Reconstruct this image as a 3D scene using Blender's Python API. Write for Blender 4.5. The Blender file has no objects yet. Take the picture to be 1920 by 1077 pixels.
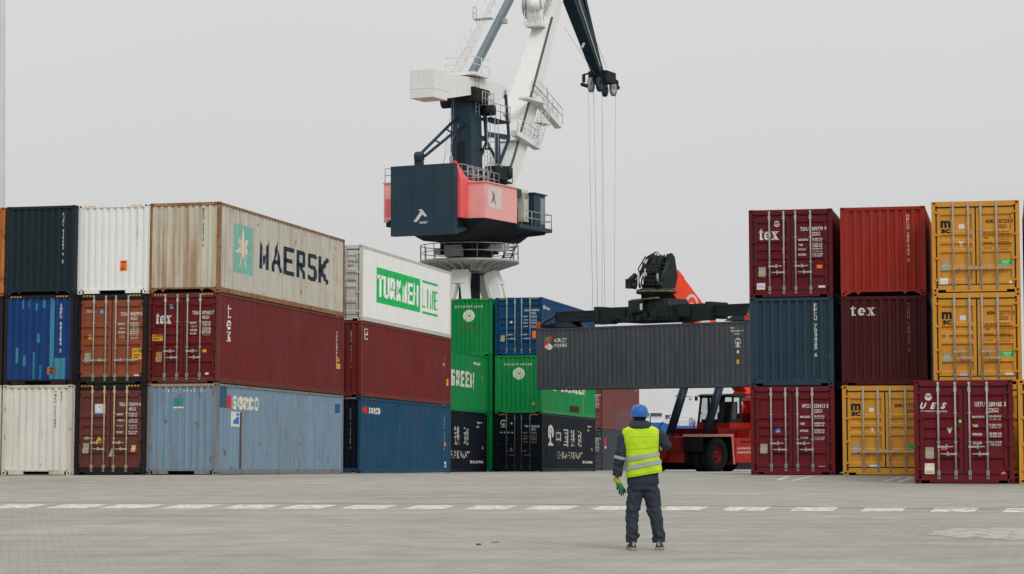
import bpy, bmesh, math, random
from mathutils import Vector, Matrix, noise as mnoise
random.seed(7)
R = math.radians
SC = bpy.context.scene
COL = SC.collection

# ------------------------------------------------------------------ camera
SLOPE = 0.02137          # the yard falls away behind the crest line
CREST = 66.2
def ground_z(y):
    return -SLOPE * max(0.0, min(y, 230.0) - CREST)
cam_d = bpy.data.cameras.new('camera')
cam = bpy.data.objects.new('camera', cam_d); COL.objects.link(cam)
cam.location = (0, 0, 1.60)
cam_d.sensor_width = 36.0
cam_d.lens = 36.0 * 4124.5 / 1920.0
cam_d.clip_start = 0.5; cam_d.clip_end = 12000
_p, _r = R(3.481), R(-0.169)
_f = Vector((0, math.cos(_p), math.sin(_p))); _u0 = Vector((0, -math.sin(_p), math.cos(_p))); _r0 = Vector((1, 0, 0))
_rt = _r0*math.cos(_r) + _u0*math.sin(_r); _up = _u0*math.cos(_r) - _r0*math.sin(_r)
cam.matrix_world = Matrix(((_rt.x, _up.x, -_f.x, 0), (_rt.y, _up.y, -_f.y, 0), (_rt.z, _up.z, -_f.z, 1.60), (0, 0, 0, 1)))
SC.camera = cam

# ------------------------------------------------------------------ overcast sky and sun
SUN_EL, SUN_AZ = 42.0, 150.0     # degrees, azimuth measured from +Y
W = bpy.data.worlds.new('World'); SC.world = W; W.use_nodes = True
nt = W.node_tree; nt.nodes.clear()
wo = nt.nodes.new('ShaderNodeOutputWorld'); bg = nt.nodes.new('ShaderNodeBackground')
sky = nt.nodes.new('ShaderNodeTexSky'); sky.sky_type = 'NISHITA'; sky.sun_disc = False
sky.sun_elevation = R(SUN_EL); sky.sun_rotation = R(SUN_AZ); sky.air_density = 1.0; sky.dust_density = 5.0
hs = nt.nodes.new('ShaderNodeHueSaturation'); hs.inputs['Saturation'].default_value = 0.12
tc = nt.nodes.new('ShaderNodeTexCoord'); sx = nt.nodes.new('ShaderNodeSeparateXYZ')
cr = nt.nodes.new('ShaderNodeValToRGB')      # cloud deck: brighter towards the zenith
cr.color_ramp.elements[0].position = 0.0; cr.color_ramp.elements[0].color = (6.3, 6.33, 6.33, 1)
cr.color_ramp.elements[1].position = 1.0; cr.color_ramp.elements[1].color = (13.0, 13.2, 13.6, 1)
e = cr.color_ramp.elements.new(0.22); e.color = (7.1, 7.12, 7.1, 1)
nz = nt.nodes.new('ShaderNodeTexNoise'); nz.inputs['Scale'].default_value = 1.6; nz.inputs['Detail'].default_value = 3
nm = nt.nodes.new('ShaderNodeMapRange'); nm.inputs[1].default_value = .3; nm.inputs[2].default_value = .7; nm.inputs[3].default_value = .95; nm.inputs[4].default_value = 1.045
mulc = nt.nodes.new('ShaderNodeMixRGB'); mulc.blend_type = 'MULTIPLY'; mulc.inputs[0].default_value = 1
mx = nt.nodes.new('ShaderNodeMixRGB'); mx.inputs[0].default_value = 0.93
L = nt.links.new
L(tc.outputs['Generated'], sx.inputs[0]); L(sx.outputs['Z'], cr.inputs[0]); L(tc.outputs['Generated'], nz.inputs['Vector'])
L(nz.outputs['Fac'], nm.inputs[0]); L(cr.outputs[0], mulc.inputs[1]); L(nm.outputs[0], mulc.inputs[2])
L(sky.outputs[0], hs.inputs['Color']); L(hs.outputs[0], mx.inputs[1]); L(mulc.outputs[0], mx.inputs[2])
L(mx.outputs[0], bg.inputs['Color']); bg.inputs['Strength'].default_value = 0.10; L(bg.outputs[0], wo.inputs[0])
sun_d = bpy.data.lights.new('sun', 'SUN'); sun_d.energy = 1.15; sun_d.angle = R(18); sun_d.color = (1, .97, .93)
sun = bpy.data.objects.new('sun', sun_d); COL.objects.link(sun)
_sd = Vector((math.sin(R(SUN_AZ))*math.cos(R(SUN_EL)), math.cos(R(SUN_AZ))*math.cos(R(SUN_EL)), math.sin(R(SUN_EL))))
sun.rotation_euler = _sd.to_track_quat('Z', 'Y').to_euler()
VS = SC.view_settings; VS.view_transform = 'Standard'; VS.look = 'None'; VS.exposure = 0.0; VS.gamma = 1.0; VS.use_curve_mapping = False

# ------------------------------------------------------------------ helpers
def lin(c):
    c /= 255.0
    return c/12.92 if c <= .04045 else ((c+.055)/1.055)**2.4
def C3(r, g, b, k=1.0):
    return tuple(min(.85, max(.002, lin(v)*k)) for v in (r, g, b)) + (1,)
MATS = {}
def mat(name, col, rough=.6, metal=0.0, var=.12, vscale=1.5, bump=0.0, spec=.2):
    if name in MATS: return MATS[name]
    m = bpy.data.materials.new(name); m.use_nodes = True; n = m.node_tree; b = n.nodes['Principled BSDF']
    b.inputs['Roughness'].default_value = rough; b.inputs['Metallic'].default_value = metal
    b.inputs['Specular IOR Level'].default_value = spec
    t = n.nodes.new('ShaderNodeTexCoord'); z = n.nodes.new('ShaderNodeTexNoise'); z.inputs['Scale'].default_value = vscale; z.inputs['Detail'].default_value = 6
    n.links.new(t.outputs['Object'], z.inputs['Vector'])
    r = n.nodes.new('ShaderNodeMapRange'); r.inputs[1].default_value = .25; r.inputs[2].default_value = .75; r.inputs[3].default_value = 1-var; r.inputs[4].default_value = 1+var
    n.links.new(z.outputs['Fac'], r.inputs[0])
    x = n.nodes.new('ShaderNodeMixRGB'); x.blend_type = 'MULTIPLY'; x.inputs[0].default_value = 1; x.inputs[1].default_value = col
    n.links.new(r.outputs[0], x.inputs[2]); n.links.new(x.outputs[0], b.inputs['Base Color'])
    if bump:
        z2 = n.nodes.new('ShaderNodeTexNoise'); z2.inputs['Scale'].default_value = vscale*6; z2.inputs['Detail'].default_value = 5
        n.links.new(t.outputs['Object'], z2.inputs['Vector'])
        bp = n.nodes.new('ShaderNodeBump'); bp.inputs['Strength'].default_value = bump; bp.inputs['Distance'].default_value = .02
        n.links.new(z2.outputs['Fac'], bp.inputs['Height']); n.links.new(bp.outputs[0], b.inputs['Normal'])
    MATS[name] = m; return m

def paint(name, col, rust=.15, dirt=.3, fade=.12, patch=None, patch_amt=0.0, rough=.5, rustcol=(.16, .055, .022, 1), wash=0.0):
    """weathered container paint: faded areas, vertical run-off streaks, rust blooms, optional repaint patches"""
    if name in MATS: return MATS[name]
    m = bpy.data.materials.new(name); m.use_nodes = True; n = m.node_tree; N = n.nodes.new; K = n.links.new
    b = n.nodes['Principled BSDF']; b.inputs['Specular IOR Level'].default_value = .13
    tcn = N('ShaderNodeTexCoord'); oi = N('ShaderNodeObjectInfo')
    rv = N('ShaderNodeVectorMath'); rv.operation = 'SCALE'; rv.inputs[0].default_value = (37, 53, 11); K(oi.outputs['Random'], rv.inputs['Scale'])
    ad = N('ShaderNodeVectorMath'); ad.operation = 'ADD'; K(tcn.outputs['Object'], ad.inputs[0]); K(rv.outputs[0], ad.inputs[1])
    def ns(scale, detail=5, stretch=None, rough_=.55):
        z = N('ShaderNodeTexNoise'); z.inputs['Scale'].default_value = scale; z.inputs['Detail'].default_value = detail; z.inputs['Roughness'].default_value = rough_
        if stretch:
            mp = N('ShaderNodeMapping'); mp.inputs['Scale'].default_value = stretch; K(ad.outputs[0], mp.inputs['Vector']); K(mp.outputs[0], z.inputs['Vector'])
        else: K(ad.outputs[0], z.inputs['Vector'])
        return z.outputs['Fac']
    def rng(s, a, c, d=0., e_=1.):
        r = N('ShaderNodeMapRange'); r.inputs[1].default_value = a; r.inputs[2].default_value = c; r.inputs[3].default_value = d; r.inputs[4].default_value = e_; K(s, r.inputs[0]); return r.outputs[0]
    def math_(op, a, c):
        q = N('ShaderNodeMath'); q.operation = op
        for i, v in enumerate((a, c)):
            if isinstance(v, (int, float)): q.inputs[i].default_value = v
            else: K(v, q.inputs[i])
        return q.outputs[0]
    def mix(f, a, c, mode='MIX'):
        q = N('ShaderNodeMixRGB'); q.blend_type = mode
        for i, v in enumerate((f, a, c)):
            if isinstance(v, (int, float)): q.inputs[i].default_value = v
            elif isinstance(v, tuple): q.inputs[i].default_value = v
            else: K(v, q.inputs[i])
        return q.outputs[0]
    base = col
    g = .3*col[0] + .5*col[1] + .2*col[2]
    chalk = tuple(min(.8, c*(1-.30) + .30*g*1.15 + .008) for c in col[:3]) + (1,)
    c0 = mix(math_('MULTIPLY', rng(ns(.55, 6), .38, .72), min(1., fade*3)), base, chalk)
    c1 = mix(1.0, c0, rng(ns(3.0, 4, (1, 1, .25)), .3, .7, 1-fade*.7, 1+fade*.5), 'MULTIPLY')
    if patch:
        pz = N('ShaderNodeTexVoronoi'); pz.distance = 'CHEBYCHEV'; pz.inputs['Scale'].default_value = 1.0
        mp = N('ShaderNodeMapping'); mp.inputs['Scale'].default_value = (3.6, 3.6, .9); K(ad.outputs[0], mp.inputs['Vector']); K(mp.outputs[0], pz.inputs['Vector'])
        sp = N('ShaderNodeSeparateXYZ'); K(pz.outputs['Color'], sp.inputs[0])
        c1 = mix(math_('LESS_THAN', sp.outputs[0], patch_amt), c1, patch)
    # dents and scuffs
    c1 = mix(rng(ns(1.7, 8, None, .7), .63, .70, 0, .35), c1, tuple(min(.8, v*1.5+.012) for v in col[:3])+(1,))
    # run-off streaks
    st = math_('MULTIPLY', rng(ns(1.0, 6, (7, 7, .35)), .50, .78), rng(ns(.8, 3), .35, .65))
    dcol = (.035, .026, .02, 1) if g < .25 else (.20, .155, .11, 1)
    c2 = mix(math_('MULTIPLY', st, min(1, dirt)), c1, dcol)
    # rust
    lo = .74 - .30*rust
    blooms = rng(ns(2.3, 9, (1, 1, .8), .68), lo, lo+.07)
    runs = math_('MULTIPLY', rng(ns(1.0, 7, (5, 5, .3), .6), lo-.04, lo+.16), .75)
    rf = math_('MAXIMUM', blooms, runs)
    rc = mix(rng(ns(14, 4), .35, .65), rustcol, (min(1, rustcol[0]*2.0), rustcol[1]*2.3, rustcol[2]*2.2, 1))
    c3 = mix(math_('MULTIPLY', rf, min(1., .35+rust)), c2, rc)
    if wash:      # rust water running down the corrugations
        wf = math_('MULTIPLY', rng(ns(1.0, 6, (4.2, 4.2, .22), .5), .40, .68), rng(ns(.9, 3), .3, .6, .55, 1.0))
        c3 = mix(math_('MULTIPLY', wf, wash), c3, (.30, .135, .055, 1))
    # fine specks
    c4 = mix(rng(ns(11, 3, None, .7), .74-.05*rust, .77-.05*rust), c3, (.09, .04, .025, 1))
    K(c4, b.inputs['Base Color'])
    ro = math_('ADD', rough, math_('MULTIPLY', rf, .3)); K(ro, b.inputs['Roughness'])
    bp = N('ShaderNodeBump'); bp.inputs['Strength'].default_value = .5; bp.inputs['Distance'].default_value = .05
    K(ns(1.5, 3), bp.inputs['Height']); K(bp.outputs[0], b.inputs['Normal'])
    MATS[name] = m; return m

class MB:
    def __init__(s): s.v = []; s.f = []; s.sm = set()
    def quad(s, a, b, c, d, sm=False):
        i = len(s.v); s.v += [tuple(a), tuple(b), tuple(c), tuple(d)]; s.f.append((i, i+1, i+2, i+3))
        if sm: s.sm.add(len(s.f)-1)
    def poly(s, pts):
        i = len(s.v); s.v += [tuple(p) for p in pts]; s.f.append(tuple(range(i, i+len(pts))))
    def box(s, x0, x1, y0, y1, z0, z1, M=None):
        P = [Vector((x, y, z)) for z in (z0, z1) for y in (y0, y1) for x in (x0, x1)]
        if M: P = [M @ p for p in P]
        i = len(s.v); s.v += [tuple(p) for p in P]
        for f in ((0, 2, 3, 1), (4, 5, 7, 6), (0, 1, 5, 4), (2, 6, 7, 3), (0, 4, 6, 2), (1, 3, 7, 5)): s.f.append(tuple(i+k for k in f))
        return s
    def hexa(s, lo, hi):      # two quads (4 pts each) joined into a solid
        i = len(s.v); s.v += [tuple(p) for p in lo] + [tuple(p) for p in hi]
        for f in ((3, 2, 1, 0), (4, 5, 6, 7), (0, 1, 5, 4), (1, 2, 6, 5), (2, 3, 7, 6), (3, 0, 4, 7)): s.f.append(tuple(i+k for k in f))
        return s
    def prism(s, pts, ax, a, b):   # outline extruded along axis ax (0,1,2) from a to b; pts in the other two coordinates
        def mk(p, t):
            q = list(p); q.insert(ax, t); return tuple(q)
        n = len(pts); i = len(s.v); s.v += [mk(p, a) for p in pts] + [mk(p, b) for p in pts]
        s.f.append(tuple(i+k for k in range(n))); s.f.append(tuple(i+n+k for k in reversed(range(n))))
        for k in range(n): s.f.append((i+k, i+(k+1) % n, i+n+(k+1) % n, i+n+k))
        return s
    def tube(s, a, b, r, r2=None, n=8, caps=True):
        a = Vector(a); b = Vector(b); r2 = r if r2 is None else r2; d = (b-a)
        if d.length < 1e-6: return s
        q = d.to_track_quat('Z', 'Y'); i = len(s.v)
        for P, rr in ((a, r), (b, r2)):
            for k in range(n):
                t = 2*math.pi*k/n; s.v.append(tuple(P + q @ Vector((rr*math.cos(t), rr*math.sin(t), 0))))
        for k in range(n): s.f.append((i+k, i+(k+1) % n, i+n+(k+1) % n, i+n+k)); s.sm.add(len(s.f)-1)
        if caps: s.f.append(tuple(i+k for k in reversed(range(n)))); s.f.append(tuple(i+n+k for k in range(n)))
        return s
    def path(s, pts, r, n=6):
        for a, b in zip(pts[:-1], pts[1:]): s.tube(a, b, r, n=n)
        return s
    def beam(s, a, b, w, h, w2=None, h2=None, side=(1, 0, 0)):   # rectangular beam a->b, width along 'side'
        a = Vector(a); b = Vector(b); d = (b-a).normalized(); S = Vector(side); S = (S - d*S.dot(d)).normalized(); U = S.cross(d)
        w2 = w if w2 is None else w2; h2 = h if h2 is None else h2
        def ring(P, ww, hh): return [P+S*x*ww/2+U*y*hh/2 for x, y in ((-1, -1), (1, -1), (1, 1), (-1, 1))]
        s.hexa(ring(a, w, h), ring(b, w2, h2)); return s
    def lathe(s, prof, c=(0, 0, 0), n=24, axis='Z', ang=2*math.pi):
        i = len(s.v); full = abs(ang-2*math.pi) < 1e-6
        for (r, z) in prof:
            for k in range(n):
                t = ang*k/n; x, y = r*math.cos(t), r*math.sin(t)
                p = (x, y, z) if axis == 'Z' else ((z, x, y) if axis == 'X' else (x, z, y))
                s.v.append((p[0]+c[0], p[1]+c[1], p[2]+c[2]))
        for j in range(len(prof)-1):
            for k in range(n): s.f.append((i+j*n+k, i+j*n+(k+1) % n, i+(j+1)*n+(k+1) % n, i+(j+1)*n+k)); s.sm.add(len(s.f)-1)
        return s
    def loft(s, rings, cap=True, sm=True):
        n = len(rings[0]); i = len(s.v)
        for r in rings: s.v += [tuple(p) for p in r]
        for j in range(len(rings)-1):
            for k in range(n):
                s.f.append((i+j*n+k, i+j*n+(k+1) % n, i+(j+1)*n+(k+1) % n, i+(j+1)*n+k))
                if sm: s.sm.add(len(s.f)-1)
        if cap:
            s.f.append(tuple(i+k for k in reversed(range(n)))); m = i+(len(rings)-1)*n; s.f.append(tuple(m+k for k in range(n)))
        return s
    def mesh(s, name):
        m = bpy.data.meshes.new(name); m.from_pydata(s.v, [], s.f)
        for k in s.sm: m.polygons[k].use_smooth = True
        bm = bmesh.new(); bm.from_mesh(m); bmesh.ops.recalc_face_normals(bm, faces=bm.faces); bm.to_mesh(m); bm.free()
        return m

def link(name, mesh, material=None, parent=None, loc=None):
    o = bpy.data.objects.new(name, mesh); COL.objects.link(o)
    if len(mesh.materials) == 0: mesh.materials.append(None)
    if material is not None:
        o.material_slots[0].link = 'OBJECT'; o.material_slots[0].material = material
    if parent is not None: o.parent = parent
    if loc is not None: o.location = loc
    return o
def part(name, mb, material, parent): return link(name, mb.mesh(name), material, parent)
def tag(o, label, cat, group=None, kind=None):
    o['label'] = label
    if cat: o['category'] = cat
    if group: o['group'] = group
    if kind: o['kind'] = kind
    return o
def thing(name, label, cat, M=None, group=None):
    o = bpy.data.objects.new(name, None); COL.objects.link(o); o.empty_display_size = .3
    if M is not None: o.matrix_world = M
    return tag(o, label, cat, group)
def struct(name, mb, material):
    o = part(name, mb, material, None); o['kind'] = 'structure'; o['label'] = name.replace('_', ' '); return o

# ------------------------------------------------------------------ ground
def ground_material():
    m = bpy.data.materials.new('block_paving'); m.use_nodes = True; n = m.node_tree; N = n.nodes.new; K = n.links.new; b = n.nodes['Principled BSDF']
    t = N('ShaderNodeTexCoord'); mp = N('ShaderNodeMapping'); mp.inputs['Rotation'].default_value = (0, 0, R(-12.6)); K(t.outputs['Object'], mp.inputs['Vector'])
    br = N('ShaderNodeTexBrick'); br.inputs['Scale'].default_value = 1.0; br.inputs['Brick Width'].default_value = .22; br.inputs['Row Height'].default_value = .22
    br.inputs['Mortar Size'].default_value = .011; br.inputs['Mortar Smooth'].default_value = .3; br.inputs['Bias'].default_value = 0
    br.inputs['Color1'].default_value = (.300, .291, .249, 1); br.inputs['Color2'].default_value = (.318, .308, .265, 1); br.inputs['Mortar'].default_value = (.262, .250, .210, 1)
    K(mp.outputs[0], br.inputs['Vector'])
    def ns(sc, d, src=None, st=None):
        z = N('ShaderNodeTexNoise'); z.inputs['Scale'].default_value = sc; z.inputs['Detail'].default_value = d
        if st:
            q = N('ShaderNodeMapping'); q.inputs['Scale'].default_value = st; q.inputs['Rotation'].default_value = (0, 0, R(-4)); K(t.outputs['Object'], q.inputs['Vector']); K(q.outputs[0], z.inputs['Vector'])
        else: K(t.outputs['Object'], z.inputs['Vector'])
        return z.outputs['Fac']
    def rng(s, a, c, d, e_):
        r = N('ShaderNodeMapRange'); r.inputs[1].default_value = a; r.inputs[2].default_value = c; r.inputs[3].default_value = d; r.inputs[4].default_value = e_; K(s, r.inputs[0]); return r.outputs[0]
    def mix(f, a, c, mode='MIX'):
        q = N('ShaderNodeMixRGB'); q.blend_type = mode
        for i, v in enumerate((f, a, c)):
            if isinstance(v, (int, float)): q.inputs[i].default_value = v
            elif isinstance(v, tuple): q.inputs[i].default_value = v
            else: K(v, q.inputs[i])
        return q.outputs[0]
    c = mix(1., br.outputs['Color'], rng(ns(.12, 5), .3, .7, .87, 1.10), 'MULTIPLY')
    c = mix(1., c, rng(ns(1.1, 6), .3, .7, .88, 1.12), 'MULTIPLY')
    c = mix(1., c, rng(ns(1.0, 5, st=(.10, 1.3, 1)), .3, .72, .90, 1.08), 'MULTIPLY')      # long tyre scuffs running across the yard
    c = mix(rng(ns(.35, 8), .60, .72, 0, .45), c, (.36, .345, .305, 1))                      # sandy patches
    c = mix(rng(ns(1.0, 8, st=(1.1, 7.0, 1)), .60, .70, 0, .55), c, (.15, .14, .115, 1))      # broken dark joints running with the courses
    c = mix(rng(ns(1.0, 4, st=(.035, .9, 1)), .56, .66, 0, .28), c, (.19, .18, .155, 1))     # tyre tracks
    c = mix(rng(ns(.9, 3), .68, .75, 0, .35), c, (.15, .14, .12, 1))
    c = mix(rng(ns(3.2, 6), .66, .74, 0, .25), c, (.13, .125, .11, 1))                      # oil and grit spots
    K(c, b.inputs['Base Color']); b.inputs['Roughness'].default_value = .85; b.inputs['Specular IOR Level'].default_value = .25
    bp = N('ShaderNodeBump'); bp.inputs['Strength'].default_value = .35; bp.inputs['Distance'].default_value = .012
    K(mix(.5, br.outputs['Fac'], ns(6, 6)), bp.inputs['Height']); bp.invert = True; K(bp.outputs[0], b.inputs['Normal'])
    return m
GM = ground_material()
g = MB()
ys = [-60, 0, 20, 30, 40, 50, CREST, 80, 100, 120, 150, 180, 200]
for a, c in zip(ys[:-1], ys[1:]):
    xs = [-300, -60, -30, 0, 30, 60, 300]
    for x0, x1 in zip(xs[:-1], xs[1:]): g.quad((x0, a, ground_z(a)), (x1, a, ground_z(a)), (x1, c, ground_z(c)), (x0, c, ground_z(c)))
g.quad((-300, 200, ground_z(200)), (300, 200, ground_z(200)), (300, 200, -7), (-300, 200, -7))
struct('ground', g, GM)
wm = mat('harbour_water', (.03, .05, .055, 1), .12, 0, .1, .3, .3)
g = MB(); g.quad((-5000, 200.02, -5.2), (5000, 200.02, -5.2), (5000, 9000, -5.2), (-5000, 9000, -5.2)); struct('water', g, wm)
g = MB(); g.quad((-5000, -3000, -.15), (5000, -3000, -.15), (5000, -60, -.15), (-5000, -60, -.15))
g.quad((-5000, -60, -.15), (-300, -60, -.15), (-300, 66, -.15), (-5000, 66, -.15)); g.quad((300, -60, -.15), (5000, -60, -.15), (5000, 66, -.15), (300, 66, -.15))
struct('terrain', g, mat('far_concrete', (.20, .19, .175, 1), .9))

def marking_material(name, col, wear, clear=False):
    m = bpy.data.materials.new(name); m.use_nodes = True; n = m.node_tree; N = n.nodes.new; K = n.links.new; b = n.nodes['Principled BSDF']
    t = N('ShaderNodeTexCoord'); z = N('ShaderNodeTexNoise'); z.inputs['Scale'].default_value = 5; z.inputs['Detail'].default_value = 8; z.inputs['Roughness'].default_value = .7
    K(t.outputs['Object'], z.inputs['Vector'])
    r = N('ShaderNodeMapRange'); r.inputs[1].default_value = .5-.28*(1-wear)+.0; r.inputs[2].default_value = r.inputs[1].default_value+.22; K(z.outputs['Fac'], r.inputs[0])
    x = N('ShaderNodeMixRGB'); x.inputs[1].default_value = (.27, .26, .235, 1); x.inputs[2].default_value = col; K(r.outputs[0], x.inputs[0])
    K(x.outputs[0], b.inputs['Base Color']); b.inputs['Roughness'].default_value = .8
    if clear:
        tr = N('ShaderNodeBsdfTransparent'); ms = N('ShaderNodeMixShader'); K(r.outputs[0], ms.inputs[0]); K(tr.outputs[0], ms.inputs[1]); K(b.outputs[0], ms.inputs[2]); K(ms.outputs[0], n.nodes['Material Output'].inputs['Surface'])
    return m
M_mark = marking_material('worn_white_marking', (.60, .595, .57, 1), .26, True)
M_mark2 = marking_material('faded_white_marking', (.56, .55, .52, 1), .35)
M_yel = marking_material('faded_yellow_marking', (.40, .29, .12, 1), .75)
def ray_ground(px, py):
    d = _f + _rt*((px-960)/4124.5) + _up*((538.5-py)/4124.5)
    t = -1.60/d.z; P = Vector((0, 0, 1.6)) + d*t
    if P.y > CREST:      # z = -S*(y-C)
        t = (1.6 - SLOPE*CREST)/(-d.z - SLOPE*d.y); P = Vector((0, 0, 1.6)) + d*t
    return P
g = MB()
dashes = [(-30, 92), (80, 205), (183, 310), (300, 418), (414, 528), (524, 633), (634, 748), (752, 858), (868, 972), (982, 1088), (1104, 1206), (1236, 1330), (1352, 1448), (1480, 1575), (1612, 1702), (1744, 1836), (1880, 1975)]
for k, (a, c) in enumerate(dashes):
    ytop = 946.3 + 7.6*((a+c)/2/1920.0)**1.6; ybot = ytop+7.4
    sk = 44*(1-(a+60)/2300.0)
    P = [ray_ground(a, ybot), ray_ground(c-sk, ybot), ray_ground(c, ytop), ray_ground(a+sk, ytop)]
    g.poly([(p.x, p.y, .004) for p in P])
struct('dashed_road_marking', g, M_mark)
def strip(pts, w, z=.004, mb=None):
    mb = mb or MB()
    for (a, c) in zip(pts[:-1], pts[1:]):
        A = ray_ground(*a); B = ray_ground(*c); d = (B-A); d.z = 0; d.normalize(); nrm = Vector((-d.y, d.x, 0))*w/2
        mb.poly([(p.x, p.y, ground_z(p.y)+z) for p in (A-nrm, B-nrm, B+nrm, A+nrm)])
    return mb
g = MB()
for s in ([(1240, 927.5), (1380, 929), (1512, 930.5)], [(255, 929), (502, 929)], [(-20, 910), (300, 909), (1130, 908.5)], [(1240, 908), (1420, 907.5), (1560, 907)],
          [(1292, 901), (1380, 893.5)], [(1458, 901.5), (1478, 893.5)], [(1486, 902), (1524, 893.5)], [(1655, 904), (1690, 895)], [(1684, 905), (1712, 895.5)],
          [(140, 905), (290, 897), (470, 889.8)], [(0, 902), (150, 898.5)], [(270, 906), (410, 899)], [(-10, 896.5), (60, 897)], [(300, 901.5), (610, 893)], [(455, 896), (485, 896)]):
    strip(s, .14, .005, g)
struct('lane_lines', g, M_mark2)
struct('yellow_lane_line', strip([(-20, 942.5), (960, 945.5), (1500, 950.5), (1940, 957)], .12, .008), M_yel)
g = MB()
P = [ray_ground(*q) for q in ((1738, 1004), (1752, 1000), (1748, 997), (1776, 995), (1790, 991), (1830, 992.5), (1868, 990), (1925, 991), (2000, 990), (2010, 1012), (1930, 1011), (1905, 1014), (1860, 1011), (1830, 1009), (1800, 1010), (1772, 1006))]
g.poly([(p.x, p.y, .0045) for p in P]); struct('pale_paving_patch', g, marking_material('pale_paving', (.385, .37, .325, 1), .22, True))

# ------------------------------------------------------------------ decals laid onto corrugated faces
def text_polys(s, bold=0.0, shear=0.0):
    c = bpy.data.curves.new('t', 'FONT'); c.body = s; c.offset = bold; c.shear = shear; c.resolution_u = 2; c.fill_mode = 'FRONT'
    o = bpy.data.objects.new('t', c); COL.objects.link(o); bpy.context.view_layer.update()
    m = bpy.data.meshes.new_from_object(o.evaluated_get(bpy.context.evaluated_depsgraph_get()))
    V = [(v.co.x, v.co.y) for v in m.vertices]; F = [tuple(p.vertices) for p in m.polygons]
    bpy.data.objects.remove(o); bpy.data.curves.remove(c); bpy.data.meshes.remove(m)
    return V, F
_tc = {}
def T(s, u0, v0, u1, v1, bold=.0, shear=0.0):
    k = (s, bold, shear)
    if k not in _tc: _tc[k] = text_polys(s, bold, shear)
    V, F = _tc[k]
    if not V: return ([], [])
    x0 = min(v[0] for v in V); x1 = max(v[0] for v in V); y0 = min(v[1] for v in V); y1 = max(v[1] for v in V)
    return ([(u0+(x-x0)/(x1-x0)*(u1-u0), v0+(y-y0)/(y1-y0)*(v1-v0)) for x, y in V], F)
def TV(s, u, vtop, w, h, gap=.25, bold=.02):
    V = []; F = []; v = vtop
    for ch in s:
        if ch != ' ':
            ww = w*.35 if ch in 'I1' else w
            a, b = T(ch, u-ww/2, v-h, u+ww/2, v, bold); i = len(V); V += a; F += [tuple(i+k for k in f) for f in b]
        v -= h*(1+gap)*(1 if ch != ' ' else .7)
    return (V, F)
def TH(s, u0, v0, v1, w, step, bold=.02):     # letters spaced out in a row
    V = []; F = []; u = u0
    for ch in s:
        if ch != ' ':
            ww = w*.4 if ch in 'I1' else w
            a, b = T(ch, u+(w-ww)/2, v0, u+(w+ww)/2, v1, bold); i = len(V); V += a; F += [tuple(i+k for k in f) for f in b]
        u += step
    return (V, F)
def RC(u0, v0, u1, v1): return ([(u0, v0), (u1, v0), (u1, v1), (u0, v1)], [(0, 1, 2, 3)])
def PG(*p): return (list(p), [tuple(range(len(p)))])
def CI(u, v, r, n=20, ry=None):
    ry = ry or r
    return ([(u+r*math.cos(2*math.pi*k/n), v+ry*math.sin(2*math.pi*k/n)) for k in range(n)], [tuple(range(n))])
def RG(u, v, r0, r1, a0=0, a1=360, n=28, sy=1.0):
    V = []; F = []
    for k in range(n+1):
        t = R(a0+(a1-a0)*k/n); V += [(u+r0*math.cos(t), v+sy*r0*math.sin(t)), (u+r1*math.cos(t), v+sy*r1*math.sin(t))]
    for k in range(n): F.append((2*k, 2*k+1, 2*k+3, 2*k+2))
    return (V, F)
def J(*ps):
    V = []; F = []
    for a, b in ps: i = len(V); V += a; F += [tuple(i+k for k in f) for f in b]
    return (V, F)
def fit(p, u0, v0, u1, v1):
    V, F = p; x0 = min(v[0] for v in V); x1 = max(v[0] for v in V); y0 = min(v[1] for v in V); y1 = max(v[1] for v in V)
    return ([(u0+(x-x0)/(x1-x0)*(u1-u0), v0+(y-y0)/(y1-y0)*(v1-v0)) for x, y in V], F)
def rot90(p): return ([(y, -x) for x, y in p[0]], p[1])
TL_T = J(PG((.14, .1), (.36, .1), (.36, .95), (.14, .75)), PG((0, .62), (.14, .62), (.14, .75)), RC(.06, .62, .56, .70), PG((.14, .1), (.22, 0), (.48, 0), (.58, .10), (.55, .13), (.36, .1)))
TL_E = J(RG(.98, .345, .17, .36, 60, 320, 24, 1.0), RG(.98, .345, .2, .36, 0, 60, 8, 1.0), RC(.74, .30, 1.34, .38))
TL_X = J(PG((1.46, .68), (1.72, .68), (2.16, .02), (1.90, .02)), PG((1.98, .68), (2.08, .68), (1.60, .02), (1.50, .02)), RC(1.38, .63, 1.82, .70), RC(1.86, .63, 2.22, .70), RC(1.36, 0, 1.72, .07), RC(1.80, 0, 2.26, .07))
def tex_logo():      # heavy serif lower-case letters
    t = J(PG((.14, .1), (.36, .1), (.36, .95), (.14, .75)), PG((0, .62), (.14, .62), (.14, .75)), RC(.06, .62, .56, .70), PG((.14, .1), (.22, 0), (.48, 0), (.58, .10), (.55, .13), (.36, .1)))
    e = J(RG(.98, .345, .17, .36, 60, 320, 24, 1.0), RG(.98, .345, .2, .36, 0, 60, 8, 1.0), RC(.74, .30, 1.34, .38))
    x = J(PG((1.46, .68), (1.72, .68), (2.16, .02), (1.90, .02)), PG((1.98, .68), (2.08, .68), (1.60, .02), (1.50, .02)), RC(1.38, .63, 1.82, .70), RC(1.86, .63, 2.22, .70), RC(1.36, 0, 1.72, .07), RC(1.80, 0, 2.26, .07))
    return J(t, e, x)

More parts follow.
